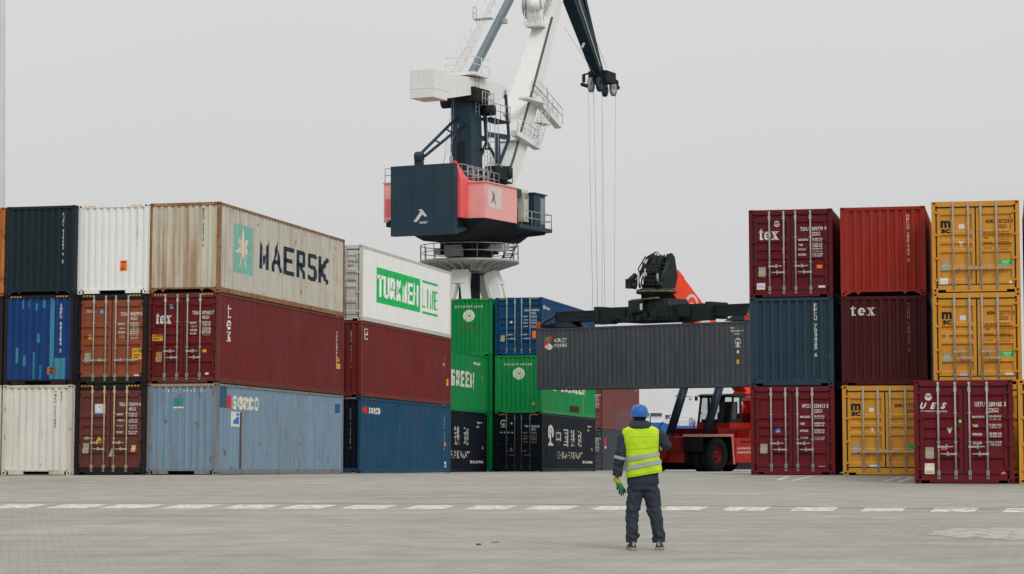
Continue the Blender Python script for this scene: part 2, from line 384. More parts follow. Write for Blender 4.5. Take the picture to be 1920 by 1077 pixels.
GLY = {'M': [[(0, 0), (0, 1), (.5, .25), (1, 1), (1, 0)]], 'A': [[(0, 0), (.5, 1), (1, 0)], [(.2, .33), (.8, .33)]], 'E': [[(1, 0), (0, 0), (0, 1), (1, 1)], [(0, .52), (.85, .52)]],
 'R': [[(0, 0), (0, 1), (.85, 1), (1, .9), (1, .58), (.85, .48), (0, .48)], [(.5, .48), (1, 0)]], 'S': [[(1, .95), (.85, 1), (.12, 1), (0, .9), (0, .62), (.12, .52), (.88, .48), (1, .38), (1, .1), (.88, 0), (.15, 0), (0, .06)]],
 'K': [[(0, 0), (0, 1)], [(1, 1), (.05, .47), (1, 0)]], 'T': [[(0, 1), (1, 1)], [(.5, 1), (.5, 0)]], 'U': [[(0, 1), (0, .12), (.15, 0), (.85, 0), (1, .12), (1, 1)]], 'N': [[(0, 0), (0, 1), (1, 0), (1, 1)]],
 'L': [[(0, 1), (0, 0), (1, 0)]], 'I': [[(.5, 0), (.5, 1)]], 'V': [[(0, 1), (.5, 0), (1, 1)]], 'G': [[(1, .88), (.85, 1), (.15, 1), (0, .88), (0, .12), (.15, 0), (.85, 0), (1, .1), (1, .5), (.55, .5)]],
 's': [[(1, .62), (.8, .72), (.2, .72), (0, .60), (.15, .40), (.85, .32), (1, .14), (.8, 0), (.2, 0), (0, .08)]], 'e': [[(.05, .38), (1, .38), (.95, .6), (.7, .72), (.3, .72), (.02, .55), (0, .2), (.25, 0), (.75, 0), (.98, .1)]],
 'a': [[(.1, .66), (.7, .72), (1, .58), (1, 0)], [(1, .36), (.25, .38), (0, .2), (.2, 0), (.8, .04), (1, .18)]], 'c': [[(1, .60), (.75, .72), (.25, .72), (0, .5), (0, .2), (.25, 0), (.75, 0), (1, .1)]], 'o': [[(.25, 0), (0, .2), (0, .5), (.25, .72), (.75, .72), (1, .5), (1, .2), (.75, 0), (.25, 0)]]}
def SK(txt, u0, v0, u1, v1, wu, wv, gap=.28):
    """lettering built from strokes wu wide (upright strokes) and wv thick (level strokes)"""
    V = []; F = []; n = len(txt); cell = (u1-u0)/(n+(n-1)*gap)
    for i, ch in enumerate(txt):
        a = u0+i*cell*(1+gap)+wu/2; b = a+cell-wu; h0 = v0+wv/2; h1 = v1-wv/2
        for st in GLY[ch]:
            P = [(a+(b-a)*x, h0+(h1-h0)*y) for x, y in st]; m = len(P); Ls = []; closed = P[0] == P[-1]
            def nr(p, q):
                dx, dy = q[0]-p[0], q[1]-p[1]; l = math.hypot(dx, dy) or 1; return (-dy/l, dx/l)
            for k in range(m):
                if closed and k in (0, m-1): n1 = nr(P[-2], P[-1]); n2 = nr(P[0], P[1])
                else: n1 = nr(P[k-1], P[k]) if k > 0 else None; n2 = nr(P[k], P[k+1]) if k < m-1 else None
                n1 = n1 or n2; n2 = n2 or n1; mx_, my_ = n1[0]+n2[0], n1[1]+n2[1]; l = math.hypot(mx_, my_)
                if l < .2: mx_, my_ = n1; l = 1
                mx_ /= l; my_ /= l; sc = 1/max(.45, mx_*n1[0]+my_*n1[1]); ex = ey = 0
                if k == 0 and not closed: ex, ey = -n2[1]*wu*.45, n2[0]*wv*.45
                if k == m-1 and not closed: ex, ey = n1[1]*wu*.45, -n1[0]*wv*.45
                Ls.append(((P[k][0]+mx_*wu/2*sc+ex, P[k][1]+my_*wv/2*sc+ey), (P[k][0]-mx_*wu/2*sc+ex, P[k][1]-my_*wv/2*sc+ey)))
            base = len(V)
            for l_, r_ in Ls: V += [l_, r_]
            F += [(base+2*k, base+2*k+1, base+2*k+3, base+2*k+2) for k in range(m-1)]
    return (V, F)

EP_OUT, EP_D = .020, .047       # end wall corrugation
SP_OUT, SP_D = .014, .036       # side wall corrugation
def end_profile():
    pts = [(.10, EP_OUT)]; u = .150; period = (2.438-.30)/9.0
    pts.append((u, EP_OUT))
    for k in range(9):
        pts += [(u+period*.40, EP_OUT), (u+period*.52, EP_OUT+EP_D), (u+period*.86, EP_OUT+EP_D), (u+period*.98, EP_OUT)]
        u += period
    pts.append((2.438-.10, EP_OUT)); return pts
def side_profile(Ln, period=.278):
    a = .17; n = int(round((Ln-.34)/period)); period = (Ln-.34)/n; pts = [(.12, SP_OUT)]
    for k in range(n):
        u = a+k*period; pts += [(u+period*.26, SP_OUT), (u+period*.50, SP_OUT+SP_D), (u+period*.75, SP_OUT+SP_D), (u+period*.985, SP_OUT)]
    pts.append((Ln-.12, SP_OUT)); return pts
DR_RIM, DR_IN = .040, .085
def door_bands(H):
    h0, h1 = .232, H-.182; hh = h1-h0
    bands = [(.085, .31), (.35, .425), (.465, .54), (.58, .765), (.815, .945)]
    return [(h1-b*hh, h1-a*hh) for a, b in bands], h0, h1
def door_profile(H):
    bands, h0, h1 = door_bands(H); pts = [(h0, DR_RIM)]
    for b0, b1 in reversed(bands):
        pts += [(b0, DR_RIM), (b0+.035, DR_IN), (b1-.05, DR_IN), (b1, DR_RIM)]
    pts.append((h1, DR_RIM)); return pts
def interp(pts, x):
    if x <= pts[0][0]: return pts[0][1]
    for a, b in zip(pts[:-1], pts[1:]):
        if x <= b[0]: return a[1] + (b[1]-a[1])*(x-a[0])/max(1e-9, b[0]-a[0])
    return pts[-1][1]
LEAF = [(.145, 1.200), (1.238, 2.293)]
def decal(name, prim, face, Ln, H, style, material, parent, layer=0):
    V, F = prim
    bm = bmesh.new(); vs = [bm.verts.new((x, y, 0)) for x, y in V]
    for f in F:
        try: bm.faces.new([vs[k] for k in f])
        except ValueError: pass
    us = [x for x, y in V]; vv = [y for x, y in V]
    if face == 'S': prof = side_profile(Ln); cuts = [((x, 0, 0), (1, 0, 0)) for x, _ in prof if min(us) < x < max(us)]
    elif style == 'end': prof = end_profile(); cuts = [((x, 0, 0), (1, 0, 0)) for x, _ in prof if min(us) < x < max(us)]
    else:
        prof = door_profile(H); cuts = [((0, z, 0), (0, 1, 0)) for z, _ in prof if min(vv) < z < max(vv)]
        for a, b in LEAF:
            for x in (a+.085, a+.1, b-.1, b-.085):
                if min(us) < x < max(us): cuts.append(((x, 0, 0), (1, 0, 0)))
    for co, no in cuts:
        bmesh.ops.bisect_plane(bm, geom=bm.verts[:]+bm.edges[:]+bm.faces[:], plane_co=co, plane_no=no, dist=1e-5)
    off = .004 + layer*.0025
    for v in bm.verts:
        u, w = v.co.x, v.co.y
        if face == 'S': d = interp(prof, u)-off; v.co = (1.219-d, u, w)
        elif style == 'end': d = interp(prof, u)-off; v.co = (u-1.219, d, w)
        else:
            inside = any(a+.0925 < u < b-.0925 for a, b in LEAF)
            d = (interp(prof, w) if inside else DR_RIM)-off; v.co = (u-1.219, d, w)
    m = bpy.data.meshes.new(name); bm.to_mesh(m); bm.free()
    return link(name, m, material, parent)

# ------------------------------------------------------------------ container parts (shared meshes)
CACHE = {}
def cached(key, fn):
    if key not in CACHE: CACHE[key] = fn()
    return CACHE[key]
def m_casting():
    g = MB(); w, d, h = .178, .162, .118
    x0, x1, y0, y1 = 0, d, 0, w
    # body with an oval pocket in the two outer faces
    g.box(.012, x1, .012, y1, 0, h)
    def face(axis):
        # ring plate with hole, 12 mm thick in front of the body
        ow, oh = (x1, h); n = 16; C = (ow/2, h/2); rx, rz = .042, .030
        inner = [(C[0]+rx*math.cos(2*math.pi*k/n), C[1]+rz*math.sin(2*math.pi*k/n)) for k in range(n)]
        outer = []
        for k in range(n):
            c, s_ = math.cos(2*math.pi*k/n), math.sin(2*math.pi*k/n); t = min((ow/2)/max(1e-6, abs(c)), (oh/2)/max(1e-6, abs(s_))); outer.append((C[0]+c*t, C[1]+s_*t))
        def P(p, dd): return (p[0], dd, p[1]) if axis == 'y' else (dd, p[0], p[1])
        for k in range(n):
            j = (k+1) % n
            g.quad(P(outer[k], 0), P(outer[j], 0), P(inner[j], 0), P(inner[k], 0))
            g.quad(P(inner[k], 0), P(inner[j], 0), P(inner[j], .012), P(inner[k], .012))
            g.quad(P(outer[k], 0), P(outer[j], 0), P(outer[j], .012), P(outer[k], .012))
    face('y'); face('x')
    return g.mesh('corner_casting')
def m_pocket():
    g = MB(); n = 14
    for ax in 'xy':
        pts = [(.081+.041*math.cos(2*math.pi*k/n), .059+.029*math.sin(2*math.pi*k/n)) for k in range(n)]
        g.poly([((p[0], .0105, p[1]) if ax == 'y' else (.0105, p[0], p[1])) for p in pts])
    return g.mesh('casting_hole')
def m_frame(Ln, H, style, sill):
    g = MB(); w = 1.219
    for sx_ in (-1, 1):
        xs = sorted((sx_*w, sx_*(w-.11)))
        g.box(xs[0], xs[1], .004, .15, .118, H-.118)
        g.box(xs[0], xs[1], Ln-.15, Ln-.004, .118, H-.118)
        rx = sorted((sx_*(w-.006), sx_*(w-.066)))
        g.box(rx[0], rx[1], .16, Ln-.16, H-.085, H-.008)
        bx_ = sorted((sx_*(w-.008), sx_*(w-.06)))
        g.box(bx_[0], bx_[1], .16, Ln-.16, .018, .17)
    for y0, y1 in ((.006, .10), (Ln-.10, Ln-.006)):
        top = .15 if (style == 'door' and y0 < 1) else .095
        g.box(-w+.16, w-.16, y0, y1, H-top, H-.006)
        if style == 'door' or sill == 'plain':
            g.box(-w+.16, w-.16, y0, y1, .075, .20); g.box(-w+.38, w-.38, y0+.001, y1-.001, .018, .0745)
        elif sill == 'tunnel':
            g.box(-w+.16, w-.16, y0, y1, .115, .165); g.box(-w+.24, -w+.76, y0+.001, y1-.001, .015, .1145); g.box(w-.76, w-.24, y0+.001, y1-.001, .015, .1145)
        else:   # gusseted sill
            g.box(-w+.16, w-.16, y0, y1, .115, .165)
            g.prism([(-w+.16, .1145), (-w+.34, .1145), (-w+.16, .02)], 1, y0+.002, y1-.002); g.prism([(w-.16, .1145), (w-.34, .1145), (w-.16, .02)], 1, y0+.002, y1-.002)
            for x in (-.72, .62): g.prism([(x-.07, .1145), (x+.07, .1145), (x, .03)], 1, y0+.003, y1-.003)
    return g.mesh('frame')
def m_corr(pts, z0, z1, kind, Ln=0):
    g = MB()
    for (a, da), (b, db) in zip(pts[:-1], pts[1:]):
        if kind == 'F': g.quad((a-1.219, da, z0), (b-1.219, db, z0), (b-1.219, db, z1), (a-1.219, da, z1))
        if kind == 'B': g.quad((a-1.219, Ln-da, z0), (b-1.219, Ln-db, z0), (b-1.219, Ln-db, z1), (a-1.219, Ln-da, z1))
        if kind == 'R': g.quad((1.219-da, a, z0), (1.219-db, b, z0), (1.219-db, b, z1), (1.219-da, a, z1))
        if kind == 'L': g.quad((-1.219+da, a, z0), (-1.219+db, b, z0), (-1.219+db, b, z1), (-1.219+da, a, z1))
    return g.mesh('wall')
def m_roof(Ln, H):
    g = MB(); n = int(Ln/.21)
    for k in range(n):
        a = .1+(Ln-.2)*k/n; b = a+(Ln-.2)/n; m_ = (a+b)/2
        g.quad((-1.16, a, H-.03), (1.16, a, H-.03), (1.16, m_, H-.012), (-1.16, m_, H-.012)); g.quad((-1.16, m_, H-.012), (1.16, m_, H-.012), (1.16, b, H-.03), (-1.16, b, H-.03))
    return g.mesh('roof')
def m_floor(Ln):
    g = MB(); g.box(-1.15, 1.15, .12, Ln-.12, .13, .17)
    n = int(Ln/.6)
    for k in range(n): y = .4+(Ln-.8)*k/max(1, n-1); g.box(-1.15, 1.15, y-.03, y+.03, .03, .129)
    return g.mesh('floor')
def m_door(H, k):
    g = MB(); a, b = LEAF[k]; bands, h0, h1 = door_bands(H)
    a -= 1.219; b -= 1.219; prof = door_profile(H); i0, i1 = a+.085, b-.085; j0, j1 = a+.10, b-.10
    for (z0, d0), (z1, d1) in zip(prof[:-1], prof[1:]):
        g.quad((i0 if d0 == DR_RIM else j0, d0, z0), (i1 if d0 == DR_RIM else j1, d0, z0), (i1 if d1 == DR_RIM else j1, d1, z1), (i0 if d1 == DR_RIM else j0, d1, z1))
    g.quad((a, DR_RIM, h0), (i0, DR_RIM, h0), (i0, DR_RIM, h1), (a, DR_RIM, h1)); g.quad((i1, DR_RIM, h0), (b, DR_RIM, h0), (b, DR_RIM, h1), (i1, DR_RIM, h1))
    for b0, b1 in bands:
        for i_, j_ in ((i0, j0), (i1, j1)):
            g.poly([(i_, DR_RIM, b0), (j_, DR_IN, b0+.035), (j_, DR_IN, b1-.05), (i_, DR_RIM, b1)])
    for x in (a, b): g.quad((x, DR_RIM, h0), (x, DR_RIM+.04, h0), (x, DR_RIM+.04, h1), (x, DR_RIM, h1))
    for z in (h0, h1): g.quad((a, DR_RIM, z), (a, DR_RIM+.04, z), (b, DR_RIM+.04, z), (b, DR_RIM, z))
    return g.mesh('door')
def m_gasket(H):
    g = MB(); h0, h1 = .201, H-.151
    g.box(-1.108, 1.108, .095, .11, h0, h1)
    g.box(-1.108, -1.072, .026, .0945, h0, h1); g.box(1.072, 1.108, .026, .0945, h0, h1); g.box(-.0188, .0188, .046, .0945, h0, h1)
    g.box(-1.0715, 1.0715, .026, .0945, h1-.030, h1); g.box(-1.0715, 1.0715, .026, .0945, h0, h0+.030)
    return g.mesh('door_seal')
def m_bar(H):
    g = MB(); g.tube((0, .004, .10), (0, .004, H-.05), .0225, n=8)
    for z in (.26, H-.23): g.box(-.038, .038, -.012, .036, z-.06, z+.06)
    for z in (H*.40, H*.68): g.box(-.045, .045, -.006, .036, z-.012, z+.012); g.tube((0, .008, z-.03), (0, .008, z+.03), .024, n=8)
    for z in (.13, H-.075): g.box(-.032, .032, -.012, .004, z-.028, z+.028)
    return g.mesh('locking_bar')
def m_handle():
    g = MB(); g.beam((0, -.02, .0), (.16, -.032, -.006), .014, .045, side=(0, 1, 0)); g.beam((.16, -.032, -.006), (.37, -.025, .004), .012, .026, side=(0, 1, 0))
    g.box(.175, .215, -.03, .038, -.055, .055); g.box(-.03, .03, -.03, .01, -.035, .035)
    return g.mesh('door_handle')
def m_hinge():
    g = MB(); g.box(-.065, .065, -.006, .045, -.022, .022); g.tube((-.02, -.002, -.05), (-.02, -.002, .05), .017, n=8)
    return g.mesh('hinge')

M_zinc = mat('galvanised_steel', (.34, .34, .31, 1), .5, .0, .22, 6)
M_black = mat('rubber_black', (.008, .009, .010, 1), .7)
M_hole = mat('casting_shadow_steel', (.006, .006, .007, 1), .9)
D = {}
def dm(name, r, g_, b, k=1.15):
    if name not in D:
        m = D[name] = mat('marking_'+name, C3(r, g_, b, k), .6, 0, .18, 9); n = m.node_tree; N = n.nodes.new; bs = n.nodes['Principled BSDF']; o = n.nodes['Material Output']
        t = N('ShaderNodeTexCoord'); z = N('ShaderNodeTexNoise'); z.inputs['Scale'].default_value = 9; z.inputs['Detail'].default_value = 8; z.inputs['Roughness'].default_value = .75
        rr_ = N('ShaderNodeMapRange'); rr_.inputs[1].default_value = .60; rr_.inputs[2].default_value = .68; tr = N('ShaderNodeBsdfTransparent'); mx_ = N('ShaderNodeMixShader')
        n.links.new(t.outputs['Object'], z.inputs['Vector']); n.links.new(z.outputs['Fac'], rr_.inputs[0]); n.links.new(rr_.outputs[0], mx_.inputs[0]); n.links.new(bs.outputs[0], mx_.inputs[1]); n.links.new(tr.outputs[0], mx_.inputs[2]); n.links.new(mx_.outputs[0], o.inputs['Surface'])
    return D[name]
WH = dm('white', 200, 198, 188); BK = dm('black', 30, 30, 36); YE = dm('yellow', 205, 150, 45); OR = dm('orange', 225, 100, 35, 1.5); CY = paint('paint_cyan_touch_up', C3(44, 120, 140, 1.2), .15, .5, .2)
BL = dm('blue', 50, 110, 180); GN = dm('green', 25, 150, 75, 1.5); GY = dm('plate_grey', 150, 145, 130); RD = dm('red', 190, 45, 50); TN = dm('tan', 150, 120, 80)
PK = dm('pink', 220, 100, 130); GB = dm('ghost_brown', 120, 60, 45); NV = dm('navy', 32, 42, 60); SW = dm('sand', 190, 165, 120); LG = dm('lime', 110, 220, 40)

HC, ST = 2.896, 2.591
def frame_matrix(x, y, z, yaw_deg, tilt=0.0):
    return Matrix.Translation((x, y, z)) @ Matrix.Rotation(-R(yaw_deg), 4, 'Z') @ Matrix.Rotation(-tilt, 4, 'X')
G_L = 'containers stacked on the left'; G_R = 'containers stacked on the right'; G_M = 'containers stacked in the middle'
def container(stack, zoff, Ln, Hn, style, body, label, decals=(), frame_mat=None, end_mat=None, sill='plain', bars=None, handles='in', group=None, door_mat=None, bar_mat=None, back=None, hazard=None, free=None):
    x, y, z, yaw, tilt = stack
    M = frame_matrix(x, y, z, yaw, tilt) @ Matrix.Translation((-1.219, 0, zoff)) if free is None else free
    H = Hn - .008
    root = thing('shipping_container', label, 'shipping container', M, group)
    fm = frame_mat or body
    link('frame', cached(('frame', Ln, H, style, sill), lambda: m_frame(Ln, H, style, sill)), fm, root)
    cm = cached('casting', m_casting); ph = cached('pocket', m_pocket)
    for sx_ in (-1, 1):
        for yy, sy in ((0, 1), (Ln, -1)):
            for zz in (0, H-.118):
                o = link('corner_casting', cm, fm, root, (sx_*1.219, yy, zz)); o.scale = (-sx_, sy, 1)
                if yy == 0 or sx_ == 1:
                    p = link('lifting_hole', ph, M_hole, o)
    link('side_wall', cached(('R', Ln, H), lambda: m_corr(side_profile(Ln), .165, H-.08, 'R')), body, root)
    link('side_wall', cached(('L', Ln, H), lambda: m_corr(side_profile(Ln), .165, H-.08, 'L')), body, root)
    link('end_wall', cached(('B', Ln, H), lambda: m_corr(end_profile(), .16, H-.09, 'B', Ln)), body, root)
    link('roof', cached(('roof', Ln, H), lambda: m_roof(Ln, H)), body, root)
    link('floor', cached(('floor', Ln), lambda: m_floor(Ln)), mat('underframe_dark', (.02, .02, .022, 1), .8), root)
    if style == 'end':
        link('end_wall', cached(('F', H), lambda: m_corr(end_profile(), .16, H-.09, 'F')), end_mat or body, root)
    else:
        link('door_seal', cached(('gasket', H), lambda: m_gasket(H)), M_black, root)
        bz = bars or (.60, 1.02, 1.365, 1.80)
        for k in (0, 1):
            d = link('door', cached(('door', H, k), lambda: m_door(H, k)), door_mat or body, root)
            for hz_ in (.34, H*.37, H*.63, H-.32):
                o = link('hinge', cached('hinge', m_hinge), fm, d, ((-1.09, 1.09)[k], 0, hz_)); o.scale = ((1, -1)[k], 1, 1)
            for j in (0, 1):
                u = bz[2*k+j]
                link('locking_bar', cached(('bar', H), lambda: m_bar(H)), bar_mat or M_zinc, d, (u-1.219, 0, 0))
                hz = (H*.355 if j == 0 else H*.285) if handles == 'in' else H*.265
                o = link('door_handle', cached('handle', m_handle), bar_mat or M_zinc, d, (u-1.219, 0, hz))
                if (handles == 'in' and j == 1) or (handles == 'out' and k == 0): o.scale = (-1, 1, 1)
                if handles == 'flip' and k == 1 and j == 0: o.scale = (1, 1, 1)
    if hazard:
        prims = []
        rows = [(.20, .62), (1.82, 2.24)] if hazard != 'full' else [(.20, 2.24)]
        for a, b in rows:
            u = a
            while u < b: prims.append(PG((u, H-.075), (u+.05, H-.075), (u+.085, H-.03), (u+.035, H-.03))); u += .105
        V, F = J(*prims); m_ = bpy.data.meshes.new('hazard_stripes'); m_.from_pydata([(a-1.219, .0025 if True else 0, b) for a, b in V], [], F)
        link('hazard_stripes', m_, YE, root)
    bym = {}
    for it in decals:
        face, nm_, mt, prim = it[:4]; ly = it[4] if len(it) > 4 else 0
        bym.setdefault((face, nm_, mt.name, ly), [mt, []])[1].append(prim)
    for (face, nm_, _, ly), (mt, prims) in bym.items():
        decal(nm_, J(*prims), face, Ln, H, style if face == 'F' else 'side', mt, root, ly)
    return root

def marks(H, owner, num, chk, code='22G1', m=None, rows=(('MAX.GROSS', '30.480 KG', '67.200 LB'), ('TARE', '2.230 KG', '4.920 LB'), ('PAYLOAD', '28.250 KG', '62.280 LB'), ('CU.CAP.', '33.2 CU.M', '1.170 CU.FT')), top=None, wm_=None, plate=GY, ur=1.835, step=.145):
    m = m or WH; wm_ = wm_ or m; k = H/2.591; v = (top or 2.06*k)
    out = [('F', 'lettering', m, T(owner, 1.50, v-.115, 1.745, v, .02)), ('F', 'lettering', m, T(num, ur, v-.115, ur+.33, v, .02)), ('F', 'lettering', m, T(chk, ur+.375, v-.115, ur+.43, v, .02)),
           ('F', 'lettering', m, T(code, ur, v-.26, ur+.24, v-.15, .02))]
    v0 = v-.345
    for i, (a, b, c) in enumerate(rows):
        y = v0-i*step
        out.append(('F', 'weight_table', wm_, T(a, 1.44, y-.065, 1.44+.033*len(a), y, .03)))
        out.append(('F', 'weight_table', wm_, T(b, ur+.01, y-.038, ur+.31, y+.012, .02))); out.append(('F', 'weight_table', wm_, T(c, ur+.02, y-.105, ur+.30, y-.055, .02)))
    if plate: out.append(('F', 'data_plate', plate, RC(.27, .60*k, .48, .90*k)))
    return out

YA = 14.61; YB = 12.65; TA = SLOPE
S_ = {'a': (-14.11, 70.451, -.089, YA, TA), 'b': (-11.70, 70.088, -.081, YA, TA), 'c': (-9.337, 69.657, -.069, YA, TA), 'd': (-5.748, 83.313, -.361, YA, TA), 'e': (-4.346, 98.329, -.683, YA, TA),
      'f': (1.471, 109.359, -.92, YA, TA), 'h': (6.044, 146.878, -1.849, YA, TA), 'r1': (9.355, 64.016, .006, YB, 0), 'r2': (11.94, 63.309, .006, YB, 0), 'r3': (14.29, 61.685, .006, YB, 0), 'r4': (12.467, 54.844, .006, YB, 0)}
def beside(s, d, back=0):
    x, y, z, yaw, t = S_[s]; c, n = math.cos(R(yaw)), math.sin(R(yaw)); yy = y-n*d+c*back
    return (x+c*d+n*back, yy, ground_z(yy)+.006 if t else z, yaw, t)

P_white = paint('paint_white', C3(222, 222, 216, 1.05), .10, .25, .04)
P_white2 = paint('paint_old_white', C3(206, 206, 196, 1.1), .28, .5, .06)
P_navy = paint('paint_dark_navy', C3(28, 40, 46, 1.22), .04, .12, .05)
P_blue = paint('paint_blue', C3(20, 55, 106, 1.22), .12, .25, .10)
P_orange = paint('paint_orange_brown', C3(126, 66, 42, 1.22), .10, .25, .07)
P_tex = paint('paint_oxide_red', C3(92, 22, 24, 1.22), .12, .25, .09)
P_texs = paint('paint_oxide_red_side', C3(100, 34, 33, 1.22), .26, .5, .14)
P_brown = paint('paint_brown', C3(92, 48, 44, 1.22), .16, .5, .08)
P_maersk = paint('paint_rusty_grey', C3(168, 167, 156, 1.35), .46, .6, .10, rustcol=(.24, .11, .05, 1), wash=.30)
P_maerske = paint('paint_rust_washed_grey', C3(172, 168, 152, 1.4), .42, .7, .10, rustcol=(.26, .12, .05, 1), wash=.85)
P_rustpost = paint('paint_rusted_posts', C3(130, 100, 70, 1.3), .9, .9, .1, rustcol=(.16, .07, .035, 1))
P_lblue = paint('paint_light_blue', C3(106, 132, 150, 1.25), .47, .7, .14, rustcol=(.12, .05, .025, 1), wash=.10)
P_turk = paint('paint_clean_white', C3(224, 224, 222, 1.05), .05, .12, .03)
P_greyw = paint('paint_grey_white', C3(178, 178, 170, 1.22), .28, .5, .06)
P_red4 = paint('paint_matt_red', C3(102, 35, 33, 1.22), .20, .4, .14)
P_seadk = paint('paint_petrol_blue', C3(16, 64, 90, 1.3), .10, .3, .22)
P_green = paint('paint_green', C3(6, 122, 62, 1.25), .36, .4, .10)
P_green2 = paint('paint_green_clean', C3(6, 116, 58, 1.25), .10, .25, .08)
P_blue6 = paint('paint_royal_blue', C3(6, 58, 94, 1.25), .06, .15, .06)
P_cr = paint('paint_midnight_blue', C3(14, 22, 32, 1.22), .03, .1, .05)
P_b8 = paint('paint_far_brown', C3(104, 58, 54, 1.22), .12, .35, .14)
P_g8 = paint('paint_far_grey', C3(60, 62, 70, 1.22), .08, .3, .3)
P_sus = paint('paint_slate_grey', C3(66, 70, 76, 1.22), .12, .45, .25)
P_gb = paint('paint_grey_blue', C3(37, 56, 68, 1.22), .08, .2, .07)
P_tex9 = paint('paint_wine_red', C3(86, 22, 29, 1.22), .10, .25, .08)
P_red10 = paint('paint_signal_red', C3(134, 38, 28, 1.22), .12, .3, .12)
P_mar10 = paint('paint_dark_maroon', C3(64, 23, 25, 1.22), .10, .3, .12)
P_yel = paint('paint_ochre_yellow', C3(184, 130, 46, 1.22), .12, .3, .05)
P_ies = paint('paint_burgundy', C3(94, 24, 32, 1.22), .10, .2, .06)
P_rusto = paint('paint_rusty_orange', C3(170, 100, 45, 1.3), .8, .8, .1)
P_wrust = paint('paint_white_rusted_frame', C3(196, 190, 176, 1.1), .55, .7, .06, rustcol=(.22, .10, .045, 1), wash=.25)
P_lbrust = paint('paint_light_blue_rusted_frame', C3(112, 124, 128, 1.15), .58, .7, .08, wash=.25)
M_dfr = paint('paint_dark_frame', C3(34, 30, 29, 1.22), .15, .3, .05)
M_yb = mat('yellowed_bar_steel', (.42, .36, .22, 1), .5, 0, .2, 8)

def caution(u0, v0, u1, v1, col=None):
    col = col or YE; dv = (v1-v0)
    return [('F', 'sticker', col, RC(u0, v0, u1, v1)), ('F', 'sticker_text', BK, J(T('CAUTION', u0+.03, v1-.34*dv, u1-.03, v1-.10*dv, .02), RC(u0+.05, v0+.36*dv, u1-.06, v0+.44*dv), RC(u0+.05, v0+.14*dv, u1-.12, v0+.24*dv)), 1)]
def hc_rows(g0='32.500 KG', g1='71.650 LB'): return (('MAX.WT.', g0, g1), ('TARE WT.', '3.980 KG', '8.775 LB'), ('PAYLOAD', '28.520 KG', '62.875 LB'), ('CU.CAP.', '76.2 CU.M', '2.690 CU.FT'))

L40 = 12.192; L20 = 6.058
# ---- far left sliver stack
container(beside('a', -2.50), 0, L40, HC, 'end', P_greyw, 'grey container at the left edge of the picture, bottom of its stack', sill='tunnel', group=G_L)
container(beside('a', -2.50), HC, L40, HC, 'end', M_dfr, 'black container at the left edge of the picture, middle of its stack', sill='tunnel', group=G_L)
container(beside('a', -2.50), 2*HC, L40, HC, 'end', P_rusto, 'sliver of rusty orange container at the left edge, top of its stack', sill='tunnel', group=G_L)
# ---- stack a
container(S_['a'], 0, L40, HC, 'end', P_white2, 'white container with rust stained edges standing on the ground at the far left', [
    ('F', 'lettering', BK, TV('TMKU 7177880', 1.86, 2.70, .055, .085, .22)), ('F', 'lettering', BK, TV('45G1', 2.06, 2.68, .05, .08, .22))], sill='tunnel', group=G_L, frame_mat=P_wrust)
container(S_['a'], HC, L40, HC, 'end', P_blue, 'blue container with cyan touch-up patches above the rust stained white one', [
    ('F', 'lettering', WH, TV('AMFU 882284 2', 1.97, 2.62, .075, .115, .12)),
    ('F', 'paint_patch', CY, J(RC(.60, 2.45, .67, 2.72), RC(.82, 2.45, .88, 2.75), RC(1.08, 2.40, 1.16, 2.62), RC(1.34, 2.48, 1.44, 2.72), RC(1.62, .17, 1.74, 2.80), RC(1.00, .17, 1.10, 1.05), RC(1.24, .17, 1.34, .62), RC(.42, .70, .50, 1.20), RC(.68, .60, .76, .95), RC(1.16, 1.35, 1.24, 1.65), RC(1.76, .17, 2.16, .85)))]
    + caution(1.52, .33, 1.86, .56, OR), frame_mat=M_dfr, sill='tunnel', group=G_L, hazard='ends')
container(S_['a'], 2*HC, L40, HC, 'end', P_navy, 'dark navy container on top of the blue one with cyan patches', [
    ('F', 'lettering', WH, TV('NJMU 815681 9', 2.00, 2.66, .065, .10, .14)), ('F', 'lettering', WH, TV('5', 2.0, 1.13, .075, .12))], sill='gusset', group=G_L)
# ---- stack b
container(S_['b'], 0, L40, HC, 'door', P_brown, 'dark brown container with closed doors and a white square sticker, on the ground', marks(HC, 'TRLU', '750919', '4', '45G1', rows=hc_rows(), step=.19) + [
    ('F', 'sticker', WH, RC(.66, 1.98, 1.02, 2.26)), ('F', 'sticker_stripe', BL, RC(.66, 1.93, 1.02, 1.98), 1), ('F', 'warning_triangle', YE, PG((.72, 1.08), (.93, 1.08), (.825, 1.24))), ('F', 'oval_label', GY, CI(.40, 1.17, .13, 18, .045)),
    ('F', 'worn_sticker', SW, RC(1.95, .74, 2.10, .94)), ('F', 'grease_smear', GY, PG((1.18, .58), (1.38, .58), (1.36, .92), (1.25, .78)))],
    frame_mat=M_dfr, group=G_L, hazard='ends', bar_mat=M_yb)
container(S_['b'], HC, L40, HC, 'door', P_orange, 'orange brown container with closed doors and a yellow caution sticker', marks(HC, 'TCNU', '842979', '0', '45G1', rows=hc_rows('32.500 KG', '71.650 LB'), step=.135) + [
    ('F', 'lettering', WH, T('TRITON', .30, 2.34, .56, 2.385, .02)), ('F', 'lettering', WH, RC(.27, 2.315, .66, 2.325)), ('F', 'sticker', BL, RC(.78, 2.27, .92, 2.40)), ('F', 'sticker_text', WH, T('GL', .80, 2.30, .90, 2.37, .02), 1),
    ('F', 'warning_triangle', YE, PG((.36, 1.44), (.56, 1.44), (.46, 1.62))), ('F', 'small_label', WH, RC(2.02, .25, 2.18, .30)), ('F', 'ghost_badge', GB, RG(.83, 2.08, .07, .11))] + caution(1.92, .78, 2.26, 1.14),
    frame_mat=M_dfr, group=G_L, handles='out', hazard='ends')
